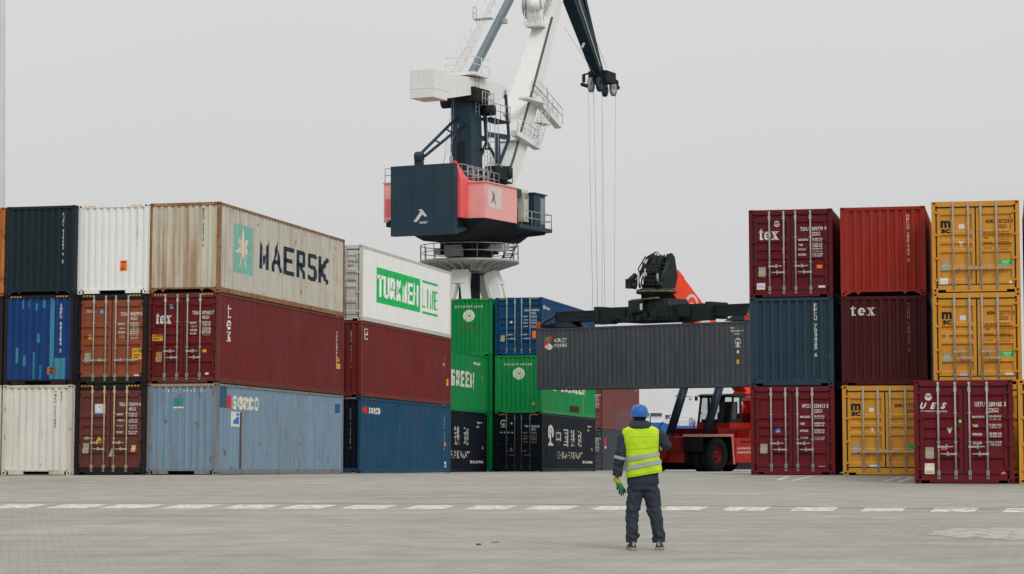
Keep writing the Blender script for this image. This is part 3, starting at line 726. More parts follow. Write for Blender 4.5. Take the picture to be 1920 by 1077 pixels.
container(S_['b'], 2*HC, L40, HC, 'end', P_turk, 'plain white container with a small orange sticker, top of its stack', [
    ('F', 'lettering', GY, TV('IKKU 1140801 2', 2.06, 2.76, .04, .075, .2)), ('F', 'sticker', OR, RC(1.46, .73, 1.70, 1.07)),
    ('F', 'sticker_text', BK, J(T('4KEEP', 1.48, .98, 1.68, 1.04, .02), T('4 X', 1.52, .87, 1.64, .93, .02), T('OFF', 1.48, .76, 1.66, .83, .02)), 1)], sill='tunnel', group=G_L, hazard='ends')
# ---- stack c
container(S_['c'], 0, L40, HC, 'end', P_lblue, 'light blue container with a white logo beginning with a red stripe, on the ground', [
    ('F', 'lettering', WH, TH('CESU 4483 83', .60, 2.62, 2.70, .06, .125)), ('F', 'green_patch', dm('teal', 50, 120, 110, 1.3), RC(.92, 2.17, 1.24, 2.44)), ('F', 'lettering', WH, RC(.92, 2.10, 1.26, 2.15)),
    ('S', 'repaint_patch', dm('dark_teal', 40, 82, 98, 1.3), RC(.17, 2.13, .80, 2.80)), ('S', 'logo_stripe', RD, RC(.84, 2.11, 1.22, 2.54)), ('S', 'logo_lettering', WH, SK('seaco', 1.28, 2.10, 3.67, 2.66, .17, .105, .12)),
    ('S', 'sticker', WH, RC(1.22, 1.54, 2.02, 2.02)), ('S', 'sticker_print', BL, J(PG((1.45, 1.63), (1.85, 1.63), (1.85, 1.86), (1.65, 1.86), (1.45, 1.74)), RC(1.72, 1.90, 1.86, 1.98)), 1),
    ('S', 'dark_streak', mat('streak_brown', (.10, .06, .045, 1), .8), RC(2.02, .17, 2.10, 2.02)), ('S', 'blue_patch', dm('dull_blue', 34, 84, 122), RC(11.38, 2.22, 11.92, 2.56))],
    sill='tunnel', group=G_L, hazard='full', end_mat=P_lblue, frame_mat=P_lbrust)
container(S_['c'], HC, L40, HC, 'door', P_texs, 'oxide red container with a white serif three-letter logo on doors and long side', marks(HC, 'TGHU', '877631', '7', '45G1', rows=hc_rows(), step=.115, plate=TN) + [
    ('F', 'logo_lettering', WH, fit(tex_logo(), .24, 1.90, .80, 2.27)), ('F', 'sticker', CY, RC(.72, 2.38, .85, 2.52)), ('F', 'sticker_text', WH, T('GL', .74, 2.41, .83, 2.49, .02), 1), ('F', 'small_label', WH, RC(1.98, .27, 2.10, .33)),
    ('F', 'small_label', YE, RC(1.86, .98, 2.00, 1.07)), ('S', 'logo_lettering', WH, J(fit(TL_T, .70, 2.12, 1.08, 2.56), fit(TL_E, .70, 1.74, 1.10, 2.05), fit(TL_X, .70, 1.36, 1.12, 1.68))), ('S', 'small_label', YE, RC(11.43, .95, 11.86, 1.14)), ('S', 'lettering', WH, TV('TGHU877631', 11.45, 2.3, .07, .10)), ('S', 'lettering', YE, PG((11.6, 1.22), (11.75, 1.22), (11.68, 1.4)))] + caution(.12, 1.36, .50, 1.56),
    frame_mat=paint('paint_dark_red_frame', C3(92, 40, 34, 1.3), .5, .5, .1), door_mat=P_tex, group=G_L, hazard='ends')
STAR = []
for k in range(14):
    t = math.pi/2+k*math.pi/7; rr = 1.0 if k % 2 == 0 else .36; STAR.append((math.cos(t)*rr, math.sin(t)*rr))
container(S_['c'], 2*HC, L40, HC, 'end', P_maersk, 'rust streaked grey container with a white star in a turquoise square, top of its stack', [
    ('F', 'lettering', NV, TV('MRSU 309415 0', 1.86, 2.70, .06, .09, .12)), ('F', 'yellow_corner_mark', YE, J(RC(2.31, 1.55, 2.40, 2.05), RC(2.32, .75, 2.40, 1.30), RC(.03, .95, .11, 1.85))),
    ('S', 'logo_square', paint('paint_turquoise_worn', C3(100, 168, 158, 1.3), .42, .6, .15, rustcol=(.22, .10, .045, 1), wash=.35), RC(1.24, .76, 2.92, 2.34)), ('S', 'logo_star', paint('paint_star_worn', C3(200, 190, 165, 1.2), .45, .7, .1, rustcol=(.25, .12, .045, 1), wash=.5), ([(2.06+x*.70, 1.56+y*.70) for x, y in STAR], [tuple(range(14))]), 1),
    ('S', 'logo_lettering', NV, SK('MAERSK', 3.50, 1.06, 10.42, 2.03, .30, .15, .22)), ('S', 'lettering', BK, TV('SU309415', 11.1, 2.3, .07, .10)), ('S', 'small_label', OR, J(PG((11.2, 1.32), (11.45, 1.32), (11.32, 1.5)), RC(11.2, .55, 11.4, .75)))],
    end_mat=P_maerske, frame_mat=P_rustpost, sill='gusset', group=G_L, hazard='ends')
# ---- stack d
container(S_['d'], 0, L40, HC, 'end', P_seadk, 'dark petrol blue container with small red and white logo, on the ground', [
    ('F', 'lettering', WH, TV('CRSU 9156168 4', 2.02, 2.45, .06, .10, .15)),
    ('S', 'logo_dot', RD, J(CI(.62, 2.41, .30, 16, .135))), ('S', 'logo_lettering', WH, SK('seaco', 1.00, 2.27, 2.40, 2.60, .10, .065, .12)), ('S', 'lettering', WH, TV('CRSU 915616', 11.25, 2.4, .10, .11)), ('S', 'small_label', OR, PG((11.3, 1.14), (11.6, 1.14), (11.45, 1.3))), ('S', 'lettering', WH, T('S', 11.35, .22, 11.7, .48, .03))],
    sill='plain', group=G_L, hazard='ends', end_mat=P_cr)
container(S_['d'], HC, L40, HC, 'end', P_red4, 'matt red container with small blue and yellow sticker below the white one', [
    ('F', 'lettering', WH, TV('EMCU 984477 2', 2.02, 2.5, .06, .10, .15)),
    ('S', 'sticker', WH, RC(.43, 2.20, .92, 2.61)), ('S', 'sticker_print', NV, J(RC(.47, 2.42, .88, 2.58), RC(.47, 2.24, .88, 2.36)), 1), ('S', 'sticker_print', YE, PG((.47, 2.28), (.56, 2.28), (.88, 2.52), (.80, 2.56)), 2),
    ('S', 'lettering', WH, TV('EMCU98', 11.35, 2.2, .09, .11)), ('S', 'small_label', YE, RC(11.55, .82, 11.95, 1.12)), ('S', 'small_label', OR, PG((11.0, 1.66), (11.3, 1.66), (11.15, 1.82)))],
    sill='plain', group=G_L, frame_mat=paint('paint_red_rust_frame', C3(98, 44, 34, 1.3), .5, .4, .1))
container(S_['d'], 2*HC, L40, HC, 'door', P_turk, 'white container with big green rectangle logo on its long side', marks(HC, 'TKLU', '777816', '5', '45G1', m=BK, rows=hc_rows(), step=.13, wm_=GY) + [
    ('S', 'logo_rectangle', GN, RC(1.84, .82, 7.61, 2.20)), ('S', 'logo_lettering', dm('clean_white', 225, 225, 222, 1.15), SK('TURKMEN', 2.02, 1.06, 7.38, 1.92, .26, .14, .16), 1),
    ('S', 'logo_lettering', GN, SK('LINE', 7.95, 1.06, 10.12, 1.86, .15, .08, .28)), ('S', 'logo_lettering', GN, J(RC(7.92, 2.09, 10.15, 2.19), RC(7.92, .80, 10.15, .90)))],
    group=G_L, door_mat=P_greyw, frame_mat=P_greyw)
# ---- stack e : two 40 ft boxes whose fronts are hidden
def china_railway():
    m_ = [('S', 'logo_lettering', dm('dulled_white', 168, 166, 158), T(ch, 3.07+k*1.62, 1.29, 3.07+k*1.62+1.0, 2.18, .0)) for k, ch in enumerate('中国铁路')]
    m_.append(('S', 'logo_lettering', dm('dulled_white', 168, 166, 158), T('CHINA RAILWAY', 3.19, .66, 9.05, 1.02, .0)))
    m_.append(('S', 'logo_lettering', WH, T('铁路集装箱', 9.15, .42, 11.5, .56, .01)))
    m_ += [('S', 'logo', WH, RG(1.87, 1.98, .34, .60, -55, 235, 26, .62)), ('S', 'logo', WH, J(RC(1.72, 1.42, 2.02, 2.0), PG((1.24, 1.31), (2.50, 1.31), (2.2, 1.46), (1.54, 1.46)), CI(1.87, 2.0, .22, 14, .16)))]
    m_ += [('S', 'lettering', WH, T('TBJU 701', 10.3, 2.35, 11.4, 2.46, .02)), ('S', 'lettering', WH, T('45G1', 10.3, 2.16, 10.8, 2.27, .02)), ('S', 'small_label', OR, PG((11.3, 1.12), (11.55, 1.12), (11.42, 1.30)))]
    return m_
def evergreen():
    return [('S', 'logo_lettering', WH, SK('EVERGREEN', 2.40, 1.20, 9.80, 1.96, .26, .14, .18)), ('S', 'lettering', WH, T('45G1', 9.6, 2.35, 10.9, 2.48, .02)), ('S', 'small_label', YE, RC(11.2, 1.55, 11.35, 1.85))]
container(S_['e'], 0, L40, HC, 'end', P_cr, 'midnight blue container with white Chinese characters half hidden behind the petrol blue one', china_railway(), group=G_M)
container(S_['e'], HC, L40, HC, 'end', P_green, 'green container with bold white lettering half hidden behind the matt red one', evergreen(), group=G_M)
# ---- stack f
def badge(u, v, r):
    pts = []
    for k in range(16):
        t = k*math.pi/8; rr = r*.34 if k % 2 == 0 else r*.15; pts.append((u+rr*math.cos(t), v+rr*math.sin(t)))
    return [('F', 'logo_disc', WH, CI(u, v, r, 28)), ('F', 'logo_ring', GN, RG(u, v, r*.56, r*.60), 1), ('F', 'logo_star', GN, (pts, [tuple(range(16))]), 1), ('F', 'logo_ring', GN, J(*[RC(u+r*.76*math.cos(a)-.012, v+r*.76*math.sin(a)-.012, u+r*.76*math.cos(a)+.012, v+r*.76*math.sin(a)+.012) for a in [R(200+14*k) for k in range(11)]]), 1)]
container(S_['f'], 0, L40, HC, 'door', P_cr, 'midnight blue container with Chinese characters, its doors facing the yard', marks(HC, 'TBJU', '705286', '1', '45G1', rows=hc_rows(), wm_=GY, plate=None) + china_railway() + [
    ('F', 'logo', WH, RG(.44, 2.42, .12, .17, -55, 235, 22, .9)), ('F', 'logo', WH, J(RC(.41, 2.20, .47, 2.42), RC(.30, 2.20, .58, 2.24))), ('F', 'round_label', WH, CI(.84, 2.40, .05)), ('F', 'lettering', WH, TH('中国铁路', .26, 1.90, 1.98, .10, .19, .01)), ('F', 'warning_triangle', OR, PG((.74, 1.02), (.92, 1.02), (.83, 1.20)))],
    group=G_M, hazard='ends', bar_mat=mat('dull_bar_steel', (.10, .11, .12, 1), .5))
container(S_['f'], HC, L40, HC, 'end', P_green, 'green container with a round white badge below the royal blue doors', [
    ('F', 'lettering', WH, TH('HMCU9149060', .46, 2.38, 2.50, .085, .135))] + badge(1.22, 1.98, .30) + evergreen() + [('F', 'warning_triangle', YE, PG((1.90, .42), (2.06, .42), (1.98, .60))), ('S', 'rust_patch', mat('rust_patch_brown', (.06, .03, .02, 1), .8), RC(6.0, .2, 8.2, .55)), ('S', 'yellow_line', dm('olive', 90, 130, 60), RC(9.1, .2, 9.35, 1.05))],
    group=G_M, sill='plain')
container(S_['f'], 2*HC, L40, HC, 'door', P_blue6, 'royal blue container with closed doors on top of the badge-marked green one', marks(HC, 'DCXU', '159409', '8', '45G1', rows=hc_rows(), step=.16) + [
    ('F', 'round_label', WH, CI(.82, 1.66, .06)), ('F', 'sticker', OR, RC(1.90, .85, 2.08, 1.22)), ('S', 'logo_lettering', WH, T('florens', .35, 2.33, 1.70, 2.52, .03))],
    group=G_M, hazard='ends')
# ---- stack g : left of stack f
SG = beside('f', -2.60)
container(SG, 0, L40, HC, 'end', P_green2, 'green container seen as a dark strip behind the midnight blue one, on the ground', group=G_M)
container(SG, HC, L40, HC, 'end', P_green2, 'green container seen as a dark strip left of the badge-marked one, middle of its stack', group=G_M)
container(SG, 2*HC, L40, HC, 'end', P_green2, 'green container with a round white badge left of the royal blue doors', [('F', 'lettering', WH, TH('EISU9371605', .50, 2.42, 2.54, .085, .135))] + badge(1.22, 2.02, .30) + [('F', 'dull_repaint', dm('moss', 40, 110, 55), RC(.75, 1.20, 1.75, 1.62))], group=G_M, hazard='ends')
# ---- stack h : far behind
container(S_['h'], 0, L40, HC, 'door', P_g8, 'grey container with pale patches far behind, on the ground', marks(HC, 'SEGU', '402217', '6', '45G1', rows=hc_rows()) + [('S', 'repaint_patch', dm('pale_grey', 108, 108, 120), PG((4.2, .2), (7.5, .2), (7.5, 2.2), (5.6, 2.5), (5.5, 1.1), (4.2, 1.0))), ('S', 'sticker', RD, RC(.5, 1.8, 1.0, 2.3)), ('S', 'sticker', WH, RC(.5, 1.6, 1.0, 1.75))], group=G_M)
container(S_['h'], HC, L40, HC, 'door', P_b8, 'faded brown container far behind, middle of the three-high stack', marks(HC, 'CAIU', '881203', '4', '45G1', rows=hc_rows()) + [('S', 'repaint_patch', dm('mauve', 100, 72, 76), PG((4.0, .2), (9.5, .2), (9.5, 1.4), (6.5, 1.7), (4.0, 1.0)))], group=G_M)
container(S_['h'], 2*HC-.001, L40, HC*.9, 'door', P_b8, 'faded brown container far behind, top of its stack, just below the hanging one', marks(HC*.9, 'CAIU', '817720', '1', '45G1', rows=hc_rows()), group=G_M)
# ---- the container hanging from the reach stacker
SUSM = frame_matrix(10.338, 95.89, 3.048, 41.073, 0)     # front right corner, x along the visible long face
# the long (right) side must face the camera: local +x of a container points to (-sin,-cos) of the yaw
wv = Vector((math.cos(R(41.073)), -math.sin(R(41.073)), 0)); bv = Vector((math.sin(R(41.073)), math.cos(R(41.073)), 0))
cx = -bv; cy = wv; org = Vector((10.338, 95.89, 3.048)) - wv*12.192 + bv*1.219
MS = Matrix(((cx.x, cy.x, 0, org.x), (cx.y, cy.y, 0, org.y), (cx.z, cy.z, 1, org.z), (0, 0, 0, 1)))
def pie(a0, a1, r=1.0, c=(0, 0)):
    return PG(c, *[(c[0]+r*math.cos(R(a0+(a1-a0)*k/6)), c[1]+r*math.sin(R(a0+(a1-a0)*k/6))) for k in range(7)])
def lg(p): return ([(.76+x*.30, 2.19+y*.32) for x, y in p[0]], p[1])
container((0, 0, 0, 0, 0), 0, L40, HC, 'door', P_sus, 'slate grey container hanging in the air from the lifting beam of the red machine', [
    ('S', 'logo', WH, lg(J(pie(205, 330), ))), ('S', 'logo', RD, lg(pie(150, 200))), ('S', 'logo', GN, lg(pie(93, 145))), ('S', 'logo', RD, lg(pie(38, 88))),
    ('S', 'lettering', WH, T('CRCT', 1.08, 2.22, 1.86, 2.40, .03)), ('S', 'lettering', WH, T('中铁集装箱', 1.08, 1.98, 1.86, 2.16, .01)),
    ('S', 'lettering', WH, J(T('TBJU', 11.12, 2.55, 11.42, 2.63, .02), T('722044 1', 11.15, 2.42, 11.85, 2.50, .02), T('45G1', 11.35, 2.29, 11.68, 2.37, .02))),
    ('S', 'logo', WH, J(RG(11.56, 1.98, .11, .16, -55, 235, 22), RC(11.52, 1.76, 11.60, 1.98), RC(11.42, 1.74, 11.70, 1.79))), ('S', 'lettering', WH, RC(11.52, 1.48, 11.62, 1.60)), ('S', 'small_label', YE, RC(11.50, 1.02, 11.62, 1.20)),
    ('S', 'repaint_patch', dm('slate_dark', 62, 64, 76), RC(9.05, .18, 9.35, 2.80)), ('S', 'repaint_patch', dm('slate_dark', 62, 64, 76), RC(6.92, .18, 7.0, 2.80))],
    free=MS)
# ---- right stacks
def rows20(): return (('MAX.GROSS', '30.480 KG', '67.200 LB'), ('TARE', '2.200 KG', '4.850 LB'), ('PAYLOAD', '28.280 KG', '62.350 LB'), ('CU.CAP.', '33.2 CU.M', '1.170 CU.FT'))
container(S_['r1'], 0, L20, ST, 'door', P_ies, 'wine red container with small blue sticker on its doors, on the ground', marks(ST, 'HPCU', '250413', '5', rows=rows20(), step=.20) + [
    ('F', 'sticker', BL, RC(.72, 1.22, .86, 1.35)), ('F', 'sticker_text', WH, RC(.75, 1.26, .83, 1.28), 1), ('F', 'small_label', PK, RC(1.95, .21, 2.16, .26))], group=G_R)
container(S_['r1'], ST, L20, ST, 'end', P_gb, 'grey blue container between two wine red ones', [('F', 'lettering', WH, TV('FFCU 703425 6', 1.92, 2.40, .08, .115, .10)), ('F', 'small_label', GY, RC(2.32, .8, 2.36, .9))], group=G_R)
container(S_['r1'], 2*ST, L20, ST, 'door', P_tex9, 'wine red container with a white serif logo and round badge, top of its stack', marks(ST, 'TGHU', '309779', '9', rows=rows20()) + [
    ('F', 'logo_lettering', WH, fit(tex_logo(), .28, 1.69, .88, 2.04)), ('F', 'logo_disc', WH, CI(.82, 2.165, .085)), ('F', 'logo_ring', GB, RG(.82, 2.165, .035, .055), 1), ('F', 'orange_tag', OR, RC(.97, 1.29, 1.04, 1.45)),
    ('F', 'sticker', WH, RC(.22, .18, .46, .43)), ('F', 'sticker_stripe', YE, RC(.23, .19, .45, .25), 1), ('F', 'sticker_stripe', dm('lilac', 170, 165, 215), RC(.25, .30, .43, .39), 1), ('F', 'small_label', OR, RC(1.97, .84, 2.13, .94)), ('F', 'small_label', WH, RC(2.02, .27, 2.22, .33))],
    group=G_R)
container(S_['r2'], 0, L20, ST, 'door', P_yel, 'yellow container on the ground half hidden by the burgundy one', marks(ST, 'MSMU', '177232', '5', m=BK, rows=rows20(), wm_=TN) + [
    ('F', 'logo_lettering', BK, T('m', .24, 1.86, .52, 2.07, .05)), ('F', 'logo_lettering', BK, T('sc', .25, 1.70, .51, 1.83, .05)), ('F', 'small_label', WH, RC(.76, 1.82, .90, 1.94)), ('F', 'sticker', WH, RC(.76, .10, .98, .30)),
    ('F', 'warning_triangle', WH, PG((.78, 1.38), (.92, 1.38), (.85, 1.24))), ('F', 'sticker', GN, RC(1.88, .74, 2.24, .90)), ('F', 'pink_tag', PK, RC(.40, .54, .48, .66))], group=G_R, handles='flip')
container(S_['r2'], ST, L20, ST, 'end', P_mar10, 'dark maroon container with a white serif logo at its upper left', [('F', 'logo_lettering', WH, J(*[fit(q, a, 2.02, b, c) for q, a, b, c in ((J(PG((.14, .1), (.36, .1), (.36, .95), (.14, .75)), RC(0, .62, .56, .72), RC(.14, 0, .55, .12)), .26, .42, 2.32), (J(RG(.98, .345, .17, .36, 60, 320, 24), RG(.98, .345, .2, .36, 0, 60, 8), RC(.74, .30, 1.34, .38)), .48, .69, 2.25), (J(PG((1.46, .68), (1.72, .68), (2.16, .02), (1.90, .02)), PG((1.98, .68), (2.08, .68), (1.60, .02), (1.50, .02)), RC(1.38, .63, 1.82, .70), RC(1.86, .63, 2.22, .70), RC(1.36, 0, 1.72, .07), RC(1.80, 0, 2.26, .07)), .73, .98, 2.25))])),
    ('F', 'lettering', dm('faded_white', 150, 130, 120), TV('TGHU 160177 2', 1.93, 2.36, .06, .10, .14))], group=G_R)
container(S_['r2'], 2*ST, L20, ST, 'end', P_red10, 'bright red container on top of the dark maroon one', [('F', 'lettering', dm('cream', 205, 180, 160), TV('HPCU 257440 9', 1.94, 2.36, .075, .105, .08))], group=G_R, sill='gusset')
def msc(num, owner='MSMU', extra=()):
    return marks(ST, owner, num, '0', m=dm('brownish_black', 70, 52, 30), rows=rows20(), wm_=dm('dull_brown', 110, 78, 35)) + [
        ('F', 'logo_lettering', BK, T('m', .25, 1.84, .53, 2.05, .05)), ('F', 'logo_lettering', BK, T('sc', .26, 1.68, .52, 1.81, .05)), ('F', 'small_label', WH, RC(.75, 1.80, .92, 1.94)),
        ('F', 'sticker', GN, RC(1.86, .76, 2.22, .92)), ('F', 'sticker_text', WH, J(RC(1.92, .86, 2.16, .88), RC(1.95, .81, 2.12, .83)), 1)] + list(extra)
container(S_['r3'], 0, L20, ST-.0, 'door', P_yel, 'yellow container almost hidden behind the burgundy one', (), group=G_R)
container(S_['r3'], ST, L20, ST, 'door', P_yel, 'yellow container in the middle of its stack above the burgundy one', msc('227771', extra=[('F', 'warning_triangle', WH, PG((.33, 1.40), (.46, 1.40), (.40, 1.28))), ('F', 'sticker', dm('lilac', 170, 165, 215), RC(.72, .12, .95, .30)), ('F', 'pink_tag', PK, RC(.75, .60, .83, .74)), ('F', 'small_label', WH, RC(1.98, .24, 2.20, .31))]), group=G_R, handles='in')
container(S_['r3'], 2*ST, L20, ST, 'door', P_yel, 'yellow container on top of the rightmost full stack', msc('187238', extra=[('F', 'warning_triangle', WH, PG((.74, 1.44), (.90, 1.44), (.82, 1.29))), ('F', 'sticker', WH, RC(.20, .16, .44, .42)), ('F', 'sticker_stripe', OR, RC(.21, .17, .43, .22), 1), ('F', 'pink_tag', PK, RC(.72, .68, .86, .74)), ('F', 'small_label', WH, CI(2.17, .26, .05))]), group=G_R, handles='flip', frame_mat=P_yel)
container(S_['r4'], 0, L20, ST, 'door', P_ies, 'burgundy container with slanted white letters standing alone in front of the yellow ones', marks(ST, 'UETU', '289185', '3', rows=rows20(), step=.215, ur=1.835, top=2.03) + [
    ('F', 'logo_lettering', WH, J(T('U', .16, 1.86, .32, 2.02, .05, .4), T('E', .40, 1.86, .56, 2.02, .05, .4), T('S', .66, 1.86, .81, 2.02, .05, .4))), ('F', 'lettering', WH, J(T('Unit Equipment', .17, 1.78, .58, 1.83, .02), T('Services', .60, 1.78, .82, 1.83, .02))),
    ('F', 'logo_disc', WH, CI(.36, 2.16, .09)), ('F', 'logo_ring', GY, RC(.33, 2.14, .39, 2.18), 1), ('F', 'warning_triangle', WH, PG((.80, 1.39), (.96, 1.39), (.88, 1.24))), ('F', 'sticker', WH, RC(.25, .22, .49, .50)), ('F', 'sticker_stripe', YE, RC(.28, .26, .47, .30), 1),
    ('F', 'round_label', PK, CI(2.18, .235, .06)), ('F', 'green_dot', LG, CI(1.13, 1.55, .04)), ('F', 'pink_tag', PK, RC(.66, .83, .80, .89))], group=G_R)
container(beside('r4', 2.56), 0, L20, ST, 'door', P_yel, 'sliver of yellow container at the right edge beside the burgundy one', group=G_R)
for k, (pm, lb) in enumerate(((P_yel, 'sliver of yellow container at the right edge, bottom of the rear stack'), (P_greyw, 'sliver of grey container at the right edge, middle of the rear stack'), (P_rusto, 'sliver of rusty orange container at the right edge, top of the rear stack'))):
    container(beside('r3', 2.56), k*ST, L20, ST, 'end', pm, lb, group=G_R)

# ------------------------------------------------------------------ harbour crane
CM = Matrix.Translation((-3.39, 175.0, -2.33)) @ Matrix.Rotation(-R(26), 4, 'Z')     # local x right, y forward (towards the jib), z up
crane = thing('harbour_crane', 'tall slewing dock crane with white boom, dark blue counterweight box and pink machinery house', 'crane', CM)
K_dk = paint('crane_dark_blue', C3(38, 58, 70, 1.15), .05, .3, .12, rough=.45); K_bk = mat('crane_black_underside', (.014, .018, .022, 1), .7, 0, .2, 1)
K_bl = mat('crane_blue_steel', C3(32, 46, 64, 1.2), .45, 0, .1, 1)
K_pk = paint('crane_salmon_red', C3(232, 152, 148, 1.25), .0, .12, .1); K_rd = mat('crane_red', C3(222, 96, 96, 1.1), .5, 0, .06, 1)
K_wh = paint('crane_white', C3(222, 223, 220, 1.03), .10, .25, .05); K_gr = mat('crane_grey_steel', C3(150, 155, 155, 1.2), .5, 0, .12, 2); K_rope = mat('crane_rope_steel', (.40, .40, .40, 1), .5)
def rail(mb, pts, h=1.1, step=1.2, r=.032, mid=True):
    for a, b in zip(pts[:-1], pts[1:]):
        a = Vector(a); b = Vector(b); n = max(1, int((b-a).length/step))
        for k in range(n+1): p = a.lerp(b, k/n); mb.tube(p, p+Vector((0, 0, h)), r, n=5)
        for z in ((h, h*.52) if mid else (h,)): mb.tube(a+Vector((0, 0, z)), b+Vector((0, 0, z)), r, n=5)
def ladder(mb, a, b, w=.5, side=(1, 0, 0), r=.03, step=.32, cage=None):
    a = Vector(a); b = Vector(b); S = Vector(side).normalized()*w/2; mb.tube(a-S, b-S, r, n=5); mb.tube(a+S, b+S, r, n=5)
    n = int((b-a).length/step)
    for k in range(1, n): p = a.lerp(b, k/n); mb.tube(p-S, p+S, r*.7, n=4)
# portal
for k in range(4):
    wa = R(108+90*k-26)      # leg bearings; one leg faces the yard
    c, s_ = math.sin(wa), math.cos(wa); leg = MB(); tn = Vector((s_, -c, 0)); rad = Vector((c, s_, 0)); zz = Vector((0, 0, 1))
    leg.beam(rad*1.9+zz*15.7, rad*2.35+zz*14.6, 1.35, .8, 1.5, .8, side=tn)
    for q in (-1, 1):
        leg.beam(rad*2.35+zz*14.62+tn*q*.46, rad*2.95+zz*12.4+tn*q*.85, .58, .75, .55, .7, side=tn); leg.beam(rad*2.95+zz*12.4+tn*q*.85, rad*4.6+zz*3.0+tn*q*2.2, .55, .7, .6, .7, side=tn)
        leg.box(rad.x*4.7+tn.x*q*2.3-.5, rad.x*4.7+tn.x*q*2.3+.5, rad.y*4.7+tn.y*q*2.3-.5, rad.y*4.7+tn.y*q*2.3+.5, 0, 3.0)
    part('portal_leg', leg, K_wh, crane)
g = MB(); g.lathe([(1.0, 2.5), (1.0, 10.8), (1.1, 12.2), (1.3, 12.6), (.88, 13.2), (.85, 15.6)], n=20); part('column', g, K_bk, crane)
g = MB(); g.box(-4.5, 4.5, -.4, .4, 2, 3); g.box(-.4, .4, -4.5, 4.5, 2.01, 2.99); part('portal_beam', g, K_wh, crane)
# round gallery
g = MB(); g.lathe([(0.3, 15.85), (1.9, 15.80), (2.3, 16.28), (3.98, 16.46), (3.98, 16.65), (0.3, 16.67)], n=48)
for k in range(24):
    a = 2*math.pi*k/24; c, s_ = math.cos(a), math.sin(a); g.beam((1.9*c, 1.9*s_, 15.95), (3.93*c, 3.93*s_, 16.45), .08, .45, .08, .1, side=(-s_, c, 0))
gal = part('gallery', g, K_gr, crane)
g = MB(); P = [(3.93*math.cos(2*math.pi*k/20), 3.93*math.sin(2*math.pi*k/20), 16.66) for k in range(21)]; rail(g, P, 1.2, 2.0, .035); part('railing', g, K_gr, gal)
g = MB(); g.lathe([(1.75, 16.66), (1.75, 17.6), (2.15, 17.7), (2.15, 18.9), (1.9, 19.0), (1.9, 19.4)], n=32)
for k in range(12):
    a = 2*math.pi*k/12; g.tube((2.1*math.cos(a), 2.1*math.sin(a), 17.2), (2.1*math.cos(a), 2.1*math.sin(a), 18.4), .25, n=8)
part('slewing_ring', g, K_bk, crane)
for bb in ((-2.9, -1.6, -.6, .6, 17.25, 17.75), (1.7, 3.2, -.6, .6, 17.35, 17.85), (-1.0, .4, -2.4, -1.8, 16.9, 17.8)): part('slewing_motor', MB().box(*bb), K_gr, crane)
g = MB(); ladder(g, (2.4, 1.6, 16.7), (3.0, 3.0, 19.3), .7, side=(1, .2, 0), r=.06); part('access_ladder', g, K_dk, crane)
g = MB(); n = 10      # gallery hoop below
rail(g, [(2.0+1.2*math.sin(R(a)), 1.5+1.2*math.cos(R(a)), 12.6) for a in range(-60, 150, 30)], 1.1, .6, .03); part('railing', g, K_gr, crane)
# slewing platform
g = MB()
g.hexa([(-1.7, -4.6, 18.0), (1.7, -4.6, 18.0), (2.2, 4.6, 18.3), (-2.2, 4.6, 18.3)], [(-3.4, -7.5, 19.45), (4.35, -6.0, 19.45), (4.35, 4.0, 19.45), (-3.4, 4.0, 19.45)])
g.hexa([(1.2, 1.2, 18.3), (2.2, 1.0, 18.3), (4.2, 5.2, 18.95), (1.6, 5.2, 18.95)], [(1.2, 1.2, 19.44), (4.35, -.5, 19.44), (4.35, 5.6, 19.44), (1.4, 5.6, 19.44)])
g.box(-2.5, 2.5, -7.4, -5.0, 18.6, 19.44)
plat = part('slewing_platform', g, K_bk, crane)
g = MB(); g.box(-4.3, -2.9, -5.9, -3.8, 19.1, 19.44); part('side_platform', g, K_bk, crane)
# counterweight
g = MB(); g.box(-2.72, 2.82, -8.0, -7.5, 18.15, 23.55); g.prism([(-8.0, 18.14), (-7.5, 18.14), (-5.2, 18.7), (-5.2, 18.9), (-7.5, 18.6)], 0, -2.6, 2.6)
cw = part('counterweight', g, K_dk, crane)
g = MB(); g.box(-.92, -.90, -8.004, -7.999, 18.2, 23.5); g.box(1.02, 1.04, -8.004, -7.999, 18.2, 23.5); g.box(-2.7, 2.8, -8.004, -7.999, 21.9, 21.915); part('weld_seam', g, mat('seam_dark', (.012, .022, .03, 1), .6), cw)
g = MB(); g.box(-.70, -.05, -7.9, -7.55, 23.55, 24.1); g.lathe([(.0, -.25), (.42, -.25), (.42, .25), (.0, .25)], c=(-.35, -7.75, 24.2), n=16, axis='X'); part('anchor_bracket', g, K_dk, cw)
def fdecal(name, polys, y, material, parent):       # flat mark on the rear face
    V, F = polys; m = bpy.data.meshes.new(name); m.from_pydata([(a, y, b) for a, b in V], [], F); return link(name, m, material, parent)
K_mk = mat('crane_marking_white', (.62, .63, .63, 1), .5)
fdecal('logo', J(PG((-.72, 19.18), (-.42, 19.18), (.12, 19.80), (-.05, 20.02)), PG((-.28, 20.12), (.02, 20.12), (.48, 19.56), (.22, 19.56))), -8.006, K_mk, cw)
fdecal('lettering', T('ARDELT', -.22, 19.02, .52, 19.19, .03), -8.006, K_mk, cw)
